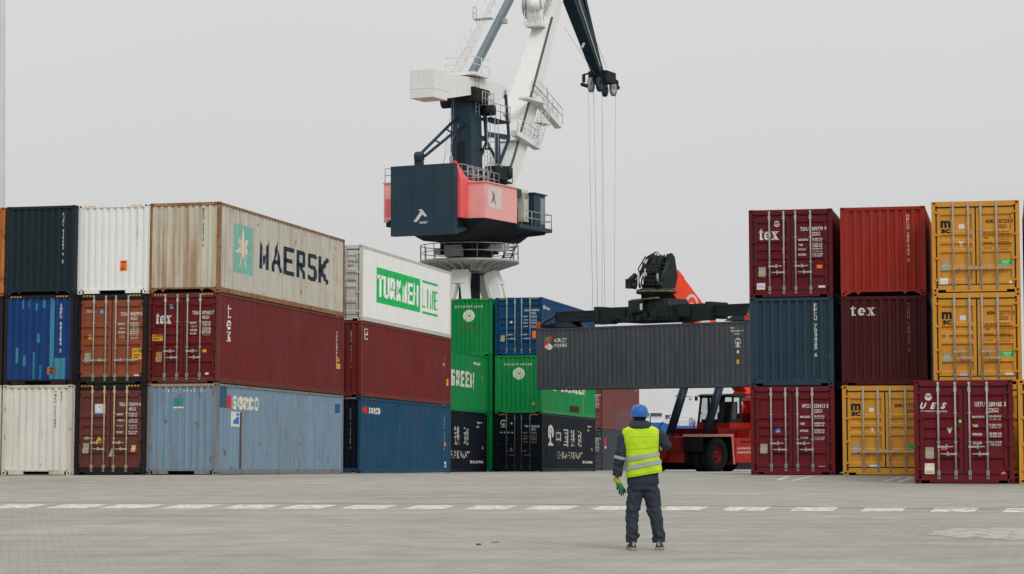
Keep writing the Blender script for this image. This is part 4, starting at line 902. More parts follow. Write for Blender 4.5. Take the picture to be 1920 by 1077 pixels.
# machinery house
g = MB(); g.box(2.84, 4.42, -6.0, -.4, 19.46, 22.2)
g.box(2.78, 4.52, -6.1, -.3, 22.195, 22.28)
house = part('machinery_house', g, K_pk, crane)
g = MB(); g.box(-4.45, -2.74, -6.0, -3.0, 19.46, 22.5); g.box(-4.52, -2.74, -6.1, -2.9, 22.495, 22.58)
house2 = part('machinery_house', g, K_pk, crane)
g = MB()
for k in range(9): g.box(-4.3, -3.6, -6.03, -5.999, 19.9+.16*k, 19.98+.16*k)
part('louvre', g, K_rd, house2)
g = MB(); g.box(-2.7, 3.0, -7.4, -1.6, 19.46, 22.45); g.hexa([(2.3, -7.4, 22.45), (3.0, -7.4, 22.45), (3.0, -6.0, 22.45), (2.3, -6.0, 22.45)], [(2.3, -7.4, 23.8), (2.65, -7.4, 23.8), (2.9, -6.6, 22.9), (2.3, -6.6, 22.9)])
part('engine_room', g, K_rd, house)
m = bpy.data.meshes.new('sign_panel'); m.from_pydata([(4.43, -5.5, 20.3), (4.43, -3.1, 20.3), (4.43, -3.1, 21.95), (4.43, -5.5, 21.95)], [], [(0, 1, 2, 3)]); sp = link('sign_panel', m, mat('panel_pinkish_white', (.66, .55, .53, 1), .5), house)
def sdecal(name, polys, x, material, parent):
    V, F = polys; m = bpy.data.meshes.new(name); m.from_pydata([(x, a, b) for a, b in V], [], F); return link(name, m, material, parent)
sdecal('logo', J(PG((-4.95, 20.7), (-4.75, 20.7), (-4.3, 21.3), (-4.5, 21.45)), PG((-4.85, 21.6), (-4.65, 21.6), (-4.15, 20.65), (-4.35, 20.65))), 4.434, mat('logo_grey', (.20, .16, .16, 1), .6), sp)
g = MB(); rail(g, [(2.9, -5.9, 22.3), (2.9, -.5, 22.3), (2.9, -.5, 22.3)], 1.15, .9, .035); rail(g, [(.2, -6.3, 22.5), (2.6, -6.3, 22.5), (2.6, -1.8, 22.5), (.2, -1.8, 22.5)], 1.15, .9, .035)
g.tube((1.6, -6.2, 22.5), (1.6, -6.2, 24.6), .06, n=6); g.box(1.5, 1.7, -6.3, -6.1, 23.9, 24.3); part('railing', g, K_gr, house)
g = MB(); rail(g, [(-4.4, -5.9, 22.58), (-3.0, -5.9, 22.58)], 1.1, 1.4, .035); part('railing', g, K_gr, house)
# cab and front platform
cabx = part('front_platform', MB().box(2.4, 4.6, -.3, 5.8, 19.15, 19.45), K_dk, crane)
g = MB(); rail(g, [(4.55, .2, 19.45), (4.55, 5.75, 19.45), (2.6, 5.75, 19.45)], 1.15, 1.4, .035); part('railing', g, K_gr, cabx)
g = MB(); g.box(2.7, 4.2, 3.2, 5.3, 19.46, 22.15); g.box(2.6, 4.3, 3.1, 5.5, 22.15, 22.25); g.box(2.55, 3.0, 3.6, 4.4, 22.25, 22.4); cab = part('driver_cab', g, K_dk, crane)
K_gl = mat('crane_glass', (.20, .25, .27, 1), .1, 0, .1, 2)
g = MB(); g.box(4.2, 4.212, 4.4, 5.2, 19.8, 21.9); g.box(2.8, 4.1, 5.3, 5.312, 19.8, 22.0); part('window', g, K_gl, cab)
g = MB(); g.box(3.5, 4.0, 1.7, 2.6, 19.8, 22.1); g.lathe([(0, -.3), (.42, -.3), (.42, .3), (0, .3)], c=(3.7, 2.2, 22.0), n=12, axis='X'); part('cable_cabinet', g, mat('cabinet_cream', (.50, .49, .42, 1), .5), crane)
g = MB(); g.box(2.8, 3.9, -.2, 1.5, 21.7, 22.35); g.box(2.9, 3.1, -.1, .1, 19.46, 21.7); g.box(2.9, 3.1, 1.2, 1.4, 19.46, 21.7); part('winch_frame', g, K_dk, crane)
g = MB(); g.tube((3.4, .6, 19.5), (3.4, .6, 21.5), .1, n=6); g.tube((3.4, 1.5, 19.5), (3.4, 1.5, 21.5), .1, n=6); g.tube((3.0, 2.6, 19.5), (3.0, 2.6, 21.9), .13, n=6); part('vent_pipe', g, K_wh, crane)
# tower
g = MB(); g.hexa([(-1.2, -1.25, 19.4), (.85, -1.25, 19.4), (.85, .9, 19.4), (-1.2, .9, 19.4)], [(-1.0, -1.1, 30.0), (.7, -1.1, 30.0), (.7, .7, 30.0), (-1.0, .7, 30.0)])
tw = part('tower', g, K_dk, crane)
part('tower_hatch', MB().box(-.35, .15, -1.30, -1.16, 24.0, 26.1), K_bk, tw)
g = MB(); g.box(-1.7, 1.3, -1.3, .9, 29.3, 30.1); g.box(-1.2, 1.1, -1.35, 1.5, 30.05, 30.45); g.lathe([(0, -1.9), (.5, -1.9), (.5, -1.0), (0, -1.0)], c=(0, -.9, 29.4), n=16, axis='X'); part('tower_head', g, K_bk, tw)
for zz, y1, y0 in ((28.1, 4.2, .7), (25.6, .9, .4), (23.2, 4.6, .6)): tp = part('tower_platform', MB().box(.3, 1.6, y0, y1, zz, zz+.12), K_bk, tw)
g = MB(); g.box(.9, 1.9, .9, 3.2, 23.33, 24.3); part('winch', g, K_bk, tw)
g = MB(); g.lathe([(0, -.6), (.55, -.6), (.55, .6), (0, .6)], c=(1.3, 3.5, 24.0), n=14, axis='X'); part('winch_drum', g, K_bk, tw)
g = MB(); g.lathe([(0, -.5), (.45, -.5), (.45, .5), (0, .5)], c=(1.2, 1.0, 28.8), n=14, axis='X'); part('winch_drum', g, K_bk, tw)
g = MB(); rail(g, [(1.6, .7, 28.22), (1.6, 4.2, 28.22)], 1.2, .8, .035); rail(g, [(1.6, .6, 23.32), (1.6, 4.6, 23.32), (.3, 4.6, 23.32)], 1.2, .9, .035); rail(g, [(1.6, -.8, 29.0), (1.6, 1.2, 29.0)], 1.1, .5, .035)
ladder(g, (1.3, .9, 23.3), (1.3, .9, 28.2), .5, side=(0, 1, 0)); ladder(g, (1.6, -.2, 19.5), (1.6, -.2, 25.6), .5, side=(0, 1, 0)); g.tube((1.6, 1.4, 22), (1.6, 1.4, 28.2), .03, n=5); g.tube((1.6, 2.0, 24.4), (1.6, 2.0, 28.2), .03, n=5)
part('railing', g, K_gr, tp)
g = MB()
for x in (-.45, .15): g.tube((x, -1.2, 28.1 if x < 0 else 27.5), (x, -7.75, 24.25), .12, n=8)
for t in (.3, .6): g.tube((-.45, -1.2-6.55*t, 28.1-3.85*t), (.15, -1.2-6.55*t, 27.5-3.25*t), .07, n=6)
part('back_stay', g, K_bl, crane)
g = MB()
for x0, y0, z0, x1, y1, z1 in ((-.6, -1.6, 29.9, -.9, -3.2, 22.5), (-.5, -1.6, 29.9, -.5, -2.4, 22.5), (-.2, -1.4, 27.5, -.7, -4.5, 22.5)): g.tube((x0, y0, z0), (x1, y1, z1), .022, n=4)
part('stay_rope', g, K_rope, crane)
# balance lever with counterweight
g = MB()
g.prism([(-7.0, 28.95), (-5.2, 29.0), (-1.2, 29.8), (2.2, 29.3), (4.9, 30.4), (5.35, 30.9), (4.9, 31.35), (.8, 31.35), (-2.8, 31.1), (-5.2, 30.85), (-7.0, 30.4)], 0, -.85, .85)
lever = part('balance_lever', g, K_wh, crane)
g = MB(); g.box(-1.05, 1.0, -7.95, -5.7, 28.75, 30.9); g.box(-1.07, 1.02, -7.97, -5.68, 29.45, 29.49); g.tube((-.7, -7.7, 30.9), (-.7, -7.7, 31.15), .05, n=6); g.tube((.8, -6, 30.9), (.8, -6, 31.2), .05, n=6); part('lever_counterweight', g, K_wh, lever)
g = MB(); g.box(-1.3, 1.3, -1.7, 1.0, 31.36, 31.6); rail(g, [(-1.3, -1.7, 31.6), (1.3, -1.7, 31.6), (1.3, 1.0, 31.6)], 1.2, 1.0, .03); part('lever_platform', g, K_wh, lever)
g = MB(); ladder(g, (.95, -.4, 28.2), (.95, -.4, 31.4), .6, side=(0, 1, 0)); g.tube((.9, 4.8, 30.85), (.95, 4.8, 30.85), .18, n=12); part('lever_ladder', g, K_gr, lever)
# tie with walkway
g = MB(); g.beam((.12, .1, 31.6), (.12, 12.5, 44.4), .50, .5); tie = part('tie_beam', g, mat('crane_mid_grey_steel', C3(112, 124, 130, 1.0), .5), crane)  # strut in a plain mid-grey of its own
g = MB(); a0 = Vector((-.55, -.4, 31.9)); a1 = Vector((-.45, 12.0, 44.7))
for dx in (0, -.8):
    o = Vector((dx, 0, 0)); g.tube(a0+o, a1+o, .06, n=5); g.tube(a0+o+Vector((0, -.45, .55)), a1+o+Vector((0, -.45, .55)), .022, n=5)
for k in range(56):
    p = a0.lerp(a1, k/56); g.box(p.x-.8, p.x, p.y-.05, p.y+.05, p.z-.015, p.z+.015)
    if k % 4 == 0:
        for dx in (0, -.8): g.tube(p+Vector((dx, 0, 0)), p+Vector((dx, -.45, .55)), .02, n=4)
part('walkway', g, K_wh, tie)
g = MB(); p = a0.lerp(a1, .40); g.box(p.x-1.3, p.x+.3, p.y-.3, p.y+.3, p.z-.1, p.z); rail(g, [(p.x-1.3, p.y-.3, p.z), (p.x-1.3, p.y+.3, p.z)], 1, .6, .03); g.box(.3, .7, 5.2, 5.6, 36.6, 37.0); part('walkway_landing', g, K_gr, tie)
# boom
def bring(y, z, w, h_, dy=.515, dz=.857):    # ring of the boom: back edge point, lateral width, depth; boom direction (dy,dz)
    nx, nz = dz, -dy
    return [(-w/2, y, z), (w/2, y, z), (w/2, y+nx*h_, z+nz*h_), (-w/2, y+nx*h_, z+nz*h_)]
g = MB(); rings = [bring(2.2, 19.8, 1.5, .9), bring(4.6, 23.6, 2.1, 1.3), bring(5.9, 25.6, 2.15, 1.75), bring(9.9, 32.0, 1.95, 1.6), bring(14.1, 38.6, 1.55, 1.25), bring(16.6, 42.6, 1.3, 1.1)]
for a, b in zip(rings[:-1], rings[1:]): g.hexa(a, b)
boom = part('boom', g, K_wh, crane)
g = MB(); a = Vector((1.0, 3.6, 22.0)); 
for (y0, z0, x0), (y1, z1, x1) in (((3.4, 21.7, .97), (5.9, 25.55, 1.10)), ((5.9, 25.55, 1.10), (9.9, 31.95, 1.0)), ((9.9, 31.95, 1.0), (14.1, 38.55, .80))):
    g.beam((x0+.02, y0-.03, z0), (x1+.02, y1-.03, z1), .16, .12)
part('boom_edge_rib', g, mat('crane_rib_grey', C3(85, 90, 88, 1.0), .6), boom)
g = MB(); g.box(-1.3, 1.3, 6.6, 6.8, 27.0, 27.1); g.hexa([(1.0, 5.6, 27.3), (1.6, 5.6, 27.3), (1.6, 10.0, 26.6), (1.0, 10.0, 26.6)], [(1.0, 5.6, 27.75), (1.6, 5.6, 27.75), (1.6, 10.0, 27.0), (1.0, 10.0, 27.0)])
g.hexa([(1.0, 9.6, 30.6), (1.6, 9.6, 30.6), (1.6, 14.2, 28.9), (1.0, 14.2, 28.9)], [(1.0, 9.6, 31.1), (1.6, 9.6, 31.1), (1.6, 14.4, 29.3), (1.0, 14.4, 29.3)])
g.box(1.0, 1.9, 7.0, 10.5, 30.5, 30.65)
bp_ = part('boom_platform', g, K_wh, boom)
g = MB(); rail(g, [(1.6, 9.6, 31.1), (1.6, 14.4, 29.3)], 1.3, 1.0, .035); rail(g, [(1.0, 9.6, 31.1), (1.0, 14.4, 29.3)], 1.3, 1.0, .035); rail(g, [(1.6, 5.6, 27.75), (1.6, 9.6, 27.0)], 1.1, 1.2, .03)
ladder(g, (1.5, 8.6, 26.9), (1.5, 11.6, 31.0), .8, side=(0, .6, .1), r=.035); ladder(g, (1.9, 8.9, 26.9), (1.9, 11.8, 31.0), .8, side=(0, .6, .1), r=.03); rail(g, [(1.5, 9.0, 27.3), (1.5, 11.6, 31.0)], 1.1, 1.0, .03); g.box(1.2, 1.9, 9.6, 11.4, 28.8, 28.9)
part('railing', g, mat('crane_pale_steel', (.55, .56, .55, 1), .5), bp_)
g = MB(); g.lathe([(1.0, -.15), (1.05, -.15), (1.05, .15), (1.0, .15)], c=(-1.2, 13.6, 39.5), n=28, axis='X')
for k in range(28):
    a = 2*math.pi*k/28; g.tube((-1.2, 13.6, 39.5), (-1.2, 13.6+1.02*math.cos(a), 39.5+1.02*math.sin(a)), .035, n=4)
g.lathe([(0, -.25), (.4, -.25), (.4, .25), (0, .25)], c=(-1.2, 13.6, 39.5), n=14, axis='X'); part('cable_reel', g, K_gr, boom)
g = MB(); g.box(-1.0, .5, 12.4, 14.6, 37.6, 37.9); g.box(-.9, .3, 12.6, 13.9, 37.9, 40.6); g.box(-.5, .4, 13.2, 15.0, 40.6, 41.6); g.lathe([(0, -.5), (.5, -.5), (.5, .5), (0, .5)], c=(-.2, 12.7, 39.4), n=14, axis='X'); rail(g, [(-1.0, 12.4, 37.9), (.5, 12.4, 37.9)], 1.1, .5, .03); part('winch_platform', g, K_wh, boom)
g = MB(); rail(g, [(.3, 13.4, 38.2), (.7, 15.4, 41.4)], 1.0, .5, .03); part('railing', g, K_gr, boom)
# jib
g = MB(); g.beam((0, 16.8, 43.6), (0, 19.9, 41.4), 1.1, 1.5, 1.1, 1.6); g.beam((0, 19.9, 41.4), (0, 25.2, 35.9), 1.1, 1.6, .9, .9); g.beam((0, 25.2, 35.9), (0, 26.4, 34.6), .9, .9, .8, .7)
K_jb = mat('jib_dark_blue', C3(24, 42, 54, 1.2), .5, 0, .1, 1)
jib = part('jib', g, K_jb, crane)
g = MB(); g.beam((0, 21.2, 44.0), (0, 25.8, 36.4), .35, .42); g.beam((0, 19.2, 46.5), (0, 21.2, 44.0), .4, .45); part('jib_tie', g, K_jb, jib)
g = MB(); g.beam((.58, 20.1, 41.2), (.50, 25.0, 35.9), .06, .12); g.box(-.6, .6, 18.6, 19.4, 42.6, 43.4); part('jib_rib', g, mat('crane_cream', (.45, .46, .40, 1), .5), jib)
g = MB(); g.box(-.9, .9, 25.5, 27.7, 34.6, 35.6); g.beam((-.2, 25.4, 35.5), (-.2, 23.0, 34.9), .12, .14); g.beam((.2, 27.4, 35.4), (.2, 29.6, 35.2), .12, .14)
g.box(-.3, -.1, 22.8, 23.1, 34.2, 34.9); g.box(.1, .3, 29.4, 29.7, 34.4, 35.2); g.tube((-.3, 22.8, 34.0), (-.3, 23.8, 34.0), .18, n=8); g.tube((.2, 28.8, 34.9), (.2, 29.9, 34.6), .16, n=8)
hd = part('jib_head', g, K_bk, jib)
for y in (25.2, 28.3):
    for x in (-.5, .35):
        g = MB(); g.lathe([(.15, -.09), (.70, -.09), (.62, 0), (.70, .09), (.15, .09), (.15, -.09)], c=(x, y, 34.3), n=24, axis='X'); part('sheave', g, K_gr if (x < 0) == (y < 26) else K_dk, hd)
g = MB()
for x, y in ((-.5, 24.6), (-.5, 25.8), (.35, 25.8), (-.5, 27.7), (.35, 28.9)): g.tube((x, y, 34.3), (x*.4, 26.6+(y-26.6)*.85, 8.4), .021, n=4)
part('hoist_rope', g, K_rope, jib)
g = MB(); g.tube((0, 20.5, 42.6), (0, 27.6, 36.2), .02, n=4); g.tube((0, 18.4, 38.4), (0, 25.0, 35.2), .02, n=4); g.tube((.3, 21.4, 37.0), (.3, 21.9, 37.5), .12, n=6); part('guide_rope', g, K_rope, jib)
g = MB(); g.box(-.5, .5, 25.2, 28.0, 7.2, 8.2); g.tube((0, 26.6, 5.6), (0, 26.6, 7.2), .2, n=8); part('hook_block', g, K_dk, jib)
# luffing frame between lever and boom
g = MB()
for x in (1.0, -1.0):
    g.beam((x, 4.6, 30.6), (x, 5.2, 27.0), .14, .28); g.beam((x, 5.2, 27.0), (x, 3.3, 24.6), .14, .26); g.beam((x, 3.3, 24.6), (x, 3.0, 22.0), .14, .45); g.beam((x, .7, 28.5), (x, 1.0, 26.4), .14, .22); g.beam((x, 1.0, 26.4), (x, 3.2, 24.8), .14, .22); g.beam((x, 1.0, 26.9), (x, 5.1, 27.1), .14, .42)
    g.beam((x, 3.0, 27.0), (x, 3.2, 24.6), .13, .75)
part('luffing_frame', g, K_bl, crane)
g = MB(); g.box(1.02, 1.06, 4.1, 4.5, 28.7, 28.95); part('warning_flag', g, mat('flag_orange', C3(220, 110, 60, 1), .6), crane)

# ------------------------------------------------------------------ reach stacker (local x right along its front, y towards its rear, z up)
RP = Vector((6.54, 100.81, 0)) + wv*.30
RZ = -.775
RM = Matrix(((wv.x, bv.x, 0, RP.x), (wv.y, bv.y, 0, RP.y), (0, 0, 1, RZ), (0, 0, 0, 1)))
rs = thing('reach_stacker', 'red container handling machine with black lifting beam carrying the slate grey container', 'reach stacker', RM)
Q_rd = paint('machine_red', C3(160, 32, 20, 1.1), .12, .7, .1, rough=.4); Q_or = mat('machine_bright_red', C3(222, 66, 36, 1.2), .42, 0, .08, 1); Q_dr = paint('machine_red_shaded', C3(112, 20, 18, 1.0), .2, .8, .1, rough=.45)  # darkest red paints shade into the colour of chassis, axle and rims
Q_bk = mat('machine_black', C3(30, 36, 38, 1.1), .5, 0, .25, 2.5, .3); Q_wh = mat('machine_marking_white', (.62, .60, .56, 1), .5); Q_ty = mat('tyre_rubber', (.005, .006, .007, 1), .85, 0, .2, 4, .3)
Q_gl = mat('machine_glass', (.02, .03, .035, 1), .05); Q_cy = mat('cylinder_dark_blue', C3(32, 42, 58, 1.2), .35)
g = MB(); g.box(-1.25, 1.0, .35, 7.4, .75, 1.62); g.prism([(.35, .75), (.35, 1.62), (-.05, 1.62), (.1, 1.1)], 0, -1.25, 1.0)
g.box(-1.4, 1.2, 2.8, 8.4, .8, 2.0)
ch = part('chassis', g, Q_dr, rs)
g = MB(); g.box(-1.3, 1.05, .30, .42, .45, .9); g.tube((-.1, .1, .78), (-.1, .4, .78), .28, n=16); g.tube((-.7, .32, 1.0), (.6, .32, 1.25), .09, n=8); part('front_axle', g, Q_dr, ch)
g = MB(); g.box(-1.2, 1.1, .7, 8.0, .32, .745); g.box(-.9, .6, .9, 2.0, .12, .315); part('underbody', g, Q_ty, ch)
g = MB(); g.box(-.05, .05, .015, .05, 1.0, 1.35); part('number_plate', g, mat('machine_plate', (.4, .42, .38, 1), .5), ch)
g = MB(); g.box(-.5, .1, .33, .346, 1.25, 1.5); g.box(-.9, -.6, .33, .346, 1.2, 1.55); part('hose_port', g, Q_bk, ch)
for sx_ in (-1, 1):
    g = MB(); x0, x1 = sorted((sx_*1.0, sx_*2.12)); g.box(x0, x1, .35, 2.75, 1.62, 1.74); xa, xb = sorted((sx_*2.08, sx_*2.12)); g.hexa([(xa, 2.75, .35), (xb, 2.75, .35), (xb, 2.88, .35), (xa, 2.88, .35)], [(xa, 2.6, 1.62), (xb, 2.6, 1.62), (xb, 2.76, 1.62), (xa, 2.76, 1.62)])
    g.box(x0+.02, x1-.02, 2.72, 2.86, .35, 1.62)
    f_ = part('fender', g, Q_rd, rs)
    g = MB(); g.box(x0+.03, x1-.06, .40, .44, .98, 1.615); g.box(min(sx_*1.0, sx_*1.04), max(sx_*1.0, sx_*1.04), .45, 2.7, .5, 1.615); g.box(x0+.03, x1-.06, 2.62, 2.66, .45, 1.615); part('wheel_arch_shade', g, Q_ty, f_)  # arch lining in black plates, standing in for the deep shade under the fender
    g = MB(); g.box(x0, x1, .335, .349, 1.63, 1.75); xo = sx_*2.122; g.box(min(xo, xo+sx_*.012), max(xo, xo+sx_*.012), .36, 2.72, 1.63, 1.74); g.hexa([(xo, 2.70, .36), (xo+.01, 2.70, .36), (xo+.01, 2.80, .36), (xo, 2.80, .36)], [(xo, 2.55, 1.62), (xo+.01, 2.55, 1.62), (xo+.01, 2.66, 1.62), (xo, 2.66, 1.62)])
    part('warning_tape', g, mat('tape_pink_white', (.50, .22, .18, 1), .5, 0, .3, 25), f_)
def wheel(x, y, z, r, w, out):
    g = MB(); g.lathe([(r*.46, -w*.42), (r*.62, -w/2), (r*.90, -w/2), (r, -w*.36), (r, w*.36), (r*.90, w/2), (r*.62, w/2), (r*.46, w*.42), (r*.46, -w*.42)], c=(x, y, z), n=40, axis='X')
    for k in range(30):
        a = 2*math.pi*k/30; c, s_ = math.cos(a), math.sin(a); g.beam((x-w*.33, y+c*r, z+s_*r), (x+w*.33, y+math.cos(a+.08)*r, z+math.sin(a+.08)*r), .07, .03, side=(0, -s_, c))
    t = part('wheel', g, Q_ty, rs); h_ = MB(); xo = x+out*w*.30
    h_.lathe([(.05, 0), (.18, .04*out), (.22, -.05*out), (r*.36, -.12*out), (r*.40, .03*out), (r*.455, .05*out), (r*.455, -.2*out)], c=(xo, y, z), n=28, axis='X')
    for k in range(10):
        a = 2*math.pi*k/10; h_.tube((xo-.09*out, y+.24*math.cos(a), z+.24*math.sin(a)), (xo-.02*out, y+.24*math.cos(a), z+.24*math.sin(a)), .022, n=6)
    part('rim', h_, Q_dr, t)
for sx_ in (-1, 1):
    wheel(sx_*1.33, 1.5, .80, .80, .52, sx_); wheel(sx_*1.88, 1.5, .80, .80, .50, sx_); wheel(sx_*1.45, 7.2, .71, .80, .52, sx_)
# side bodies
g = MB(); g.box(1.2, 2.1, 2.9, 5.9, .42, 1.55); g.box(1.25, 2.0, 4.2, 8.3, 1.1, 1.9); sb = part('side_body', g, Q_rd, rs)
g = MB(); g.box(2.1, 2.115, 3.0, 4.3, 1.02, 1.12); g.box(2.1, 2.115, 3.0, 4.3, .84, .94); g.box(2.1, 2.115, 4.5, 5.8, 1.0, 1.1); g.box(2.1, 2.115, 4.5, 5.8, .82, .92); part('warning_tape', g, MATS['tape_pink_white'], sb)
g = MB(); g.box(2.101, 2.12, 4.36, 4.44, .45, 1.5); g.tube((2.16, 3.3, 1.40), (2.16, 5.6, 1.40), .03, n=6); g.box(1.9, 2.14, 3.0, 5.5, .36, .42); g.box(1.5, 2.05, 4.9, 5.5, 1.56, 1.85); part('step', g, Q_bk, sb)
g = MB(); g.box(-2.1, -1.2, 2.9, 8.3, .42, 1.7); part('side_body', g, Q_rd, rs)
g = MB(); g.box(-1.9, 1.9, 7.9, 9.2, .7, 2.2); g.box(-1.3, 1.3, 6.3, 8.0, 2.0, 2.7); g.box(.9, 1.9, 6.0, 8.0, 1.9, 3.3); part('rear_counterweight', g, Q_rd, rs)
g = MB()
for x in (-.75, .75):
    g.prism([(6.9, 2.0), (8.9, 2.0), (8.6, 3.5), (8.3, 3.8), (7.9, 3.5)], 0, x-.09, x+.09)
g.tube((-.9, 8.3, 3.2), (.9, 8.3, 3.2), .18, n=12); part('boom_support', g, Q_or, rs)
# cab
cb = bpy.data.objects.new('operator_cab', None)
g = MB(); g.box(-.95, .95, 4.1, 6.0, 1.75, 2.25); g.prism([(4.3, 3.50), (6.1, 3.50), (6.1, 3.64), (4.5, 3.62), (4.2, 3.55)], 0, -1.0, 1.0)
cabm = part('operator_cab', g, Q_bk, rs)
g = MB(); g.box(-.96, -.2, 4.08, 4.098, 1.76, 2.24); g.box(.2, .96, 4.08, 4.098, 1.76, 2.24); g.box(.951, .965, 4.1, 6.0, 1.76, 2.24); part('cab_panel', g, Q_rd, cabm)
g = MB(); g.box(.3, 1.0, 5.3, 6.3, 3.45, 3.72); part('cab_rear_roof', g, Q_or, cabm)
g = MB()
for x in (-.92, .92):
    g.beam((x, 4.15, 2.2), (x, 4.42, 3.52), .08, .08); g.beam((x, 5.0, 2.2), (x, 5.0, 3.5), .08, .1); g.beam((x, 5.95, 2.2), (x, 5.95, 3.5), .09, .1); g.beam((x, 4.3, 3.47), (x, 6.0, 3.47), .08, .08)
g.beam((-.92, 4.42, 3.49), (.92, 4.42, 3.49), .07, .08, side=(0, 1, 0)); g.beam((-.30, 4.2, 2.25), (-.30, 4.42, 3.5), .09, .08); g.beam((.35, 4.2, 2.25), (.35, 4.42, 3.5), .2, .08); g.beam((-.92, 4.15, 2.25), (.92, 4.15, 2.25), .07, .08, side=(0, 1, 0))
g.box(.925, .955, 4.3, 5.0, 1.9, 2.45); g.box(-1.04, -.94, 4.05, 4.15, 3.30, 3.52)
part('window_frame', g, Q_bk, cabm)
g = MB(); g.box(-.2, .5, 4.7, 5.3, 2.25, 2.75); g.box(-.2, .5, 5.2, 5.35, 2.7, 3.25); g.box(-.8, .7, 4.25, 4.55, 2.25, 2.42); g.tube((.15, 4.5, 2.45), (.15, 4.65, 2.75), .03, n=6); part('seat', g, Q_bk, cabm)
def glassmat():
    m = bpy.data.materials.new('clear_glass'); m.use_nodes = True; n = m.node_tree; b = n.nodes['Principled BSDF']; o = n.nodes['Material Output']
    tr = n.nodes.new('ShaderNodeBsdfTransparent'); tr.inputs[0].default_value = (.80, .86, .86, 1); gl = n.nodes.new('ShaderNodeBsdfGlossy'); gl.inputs['Roughness'].default_value = .03
    mx_ = n.nodes.new('ShaderNodeMixShader'); mx_.inputs[0].default_value = .10; n.links.new(tr.outputs[0], mx_.inputs[1]); n.links.new(gl.outputs[0], mx_.inputs[2]); n.links.new(mx_.outputs[0], o.inputs['Surface']); return m
GL = glassmat()
g = MB(); g.quad((-.9, 4.18, 2.27), (.9, 4.18, 2.27), (.9, 4.40, 3.46), (-.9, 4.40, 3.46)); g.quad((.935, 4.2, 2.3), (.935, 5.95, 2.3), (.935, 5.95, 3.45), (.935, 4.42, 3.45)); g.quad((-.935, 4.2, 2.3), (-.935, 5.95, 2.3), (-.935, 5.95, 3.45), (-.935, 4.42, 3.45)); part('windscreen', g, GL, cabm)
# lift cylinders
for x in (-1.12, .92):
    g = MB(); g.tube((x, 2.1, 1.55), (x, 3.95, 5.1), .20, n=16); g.tube((x, 3.95, 5.1), (x*.6, 4.6, 6.35), .12, n=12); g.tube((x-.2, 2.1, 1.55), (x+.2, 2.1, 1.55), .22, n=14); part('lift_cylinder', g, Q_cy, rs)
g = MB(); g.tube((-1.5, 1.4, 1.62), (-1.38, 2.0, 2.3), .03, n=6); g.tube((-1.0, 3.6, 1.6), (-.9, 3.9, 2.3), .02, n=6); g.box(-1.3, -1.15, 3.1, 3.3, 3.9, 4.2); g.box(-.5, -.3, 2.4, 2.6, 1.62, 1.8); g.tube((.4, 3.0, 1.62), (.4, 3.0, 1.9), .12, n=10); part('hose_bracket', g, Q_bk, rs)
# boom
def bx2(g, y0, z0, y1, z1, w, h_): g.beam((0, y0, z0), (0, y1, z1), w, h_)
dirv = Vector((0, 8.36, -6.36)).normalized(); nrm_ = Vector((0, -dirv.z*-1, 0)); up_ = Vector((0, -dirv.z, dirv.y))   # up_ is normal to the boom, pointing upwards
def bpt(y, z): return Vector((0, y, z))
TOPA = Vector((0, .94, 9.26)); HB = 1.12
c0 = TOPA - up_*HB/2; c1 = c0 + dirv*10.2
g = MB(); g.beam(c0, c1, .74, HB); bm_ = part('main_boom', g, Q_or, rs)
g = MB(); g.beam(c0-dirv*.02, c0+dirv*.55, .78, HB+.04); part('boom_collar', g, Q_or, bm_)
V = []; F = []
for r0, r1, a0, a1, cx_, cy_ in ((.36, .50, 20, 200, 0, 0), (.16, .28, 10, 210, .12, -.12), (0, .10, 0, 360, .25, -.25)):
    a, b = RG(cx_, cy_, r0, r1, a0, a1, 16); i = len(V); V += a; F += [tuple(i+k for k in f) for f in b]
lc = c0+dirv*1.75; m = bpy.data.meshes.new('logo'); m.from_pydata([tuple(lc+dirv*x+up_*(y-.05)+Vector((.376, 0, 0))) for x, y in V], [], F); link('logo', m, Q_wh, bm_)
lc = c0+dirv*3.35; V, F = J(PG((-.7, -.4), (-.3, -.4), (.1, .1), (-.2, .35)), PG((.2, -.4), (.5, -.4), (.8, .0), (.6, .3))); m = bpy.data.meshes.new('logo'); m.from_pydata([tuple(lc+dirv*x+up_*y+Vector((.376, 0, 0))) for x, y in V], [], F); link('logo', m, Q_wh, bm_)
g = MB(); ib = c0 - dirv*1.15
g.beam(ib, c0, .66, HB*.86)
g.hexa([(-.38, -.6, 8.5), (.38, -.6, 8.5), (.38, .35, 8.4), (-.38, .35, 8.4)], [(-.33, -.35, 9.5), (.33, -.35, 9.5), (.33, .3, 9.7), (-.33, .3, 9.7)])
hd2 = part('boom_head', g, Q_bk, bm_)
for x in (-.52, .52):
    g = MB(); g.prism([(-.55, 8.42), (.45, 8.42), (.62, 9.0), (.42, 9.85), (.20, 10.02), (-.10, 9.95), (-.30, 9.3)], 0, x-.05, x+.05); part('side_plate', g, Q_bk, hd2)
g = MB(); g.tube((-.6, .1, 9.55), (.6, .1, 9.55), .15, n=12); part('pivot_pin', g, Q_bk, hd2)
for x in (-.72, .72):
    g = MB(); g.tube((x, -.95, 8.5), (x*.9, -.25, 9.55), .085, n=10); g.tube((x, -1.0, 8.42), (x, -.9, 8.6), .13, n=8); part('tilt_cylinder', g, Q_bk, hd2)
g = MB(); g.box(-1.25, -.95, -.95, -.55, 8.42, 8.85); g.tube((-1.15, -.9, 8.7), (-1.0, -.5, 9.05), .13, n=8); part('valve_block', g, Q_bk, hd2)
rr = random.Random(5)
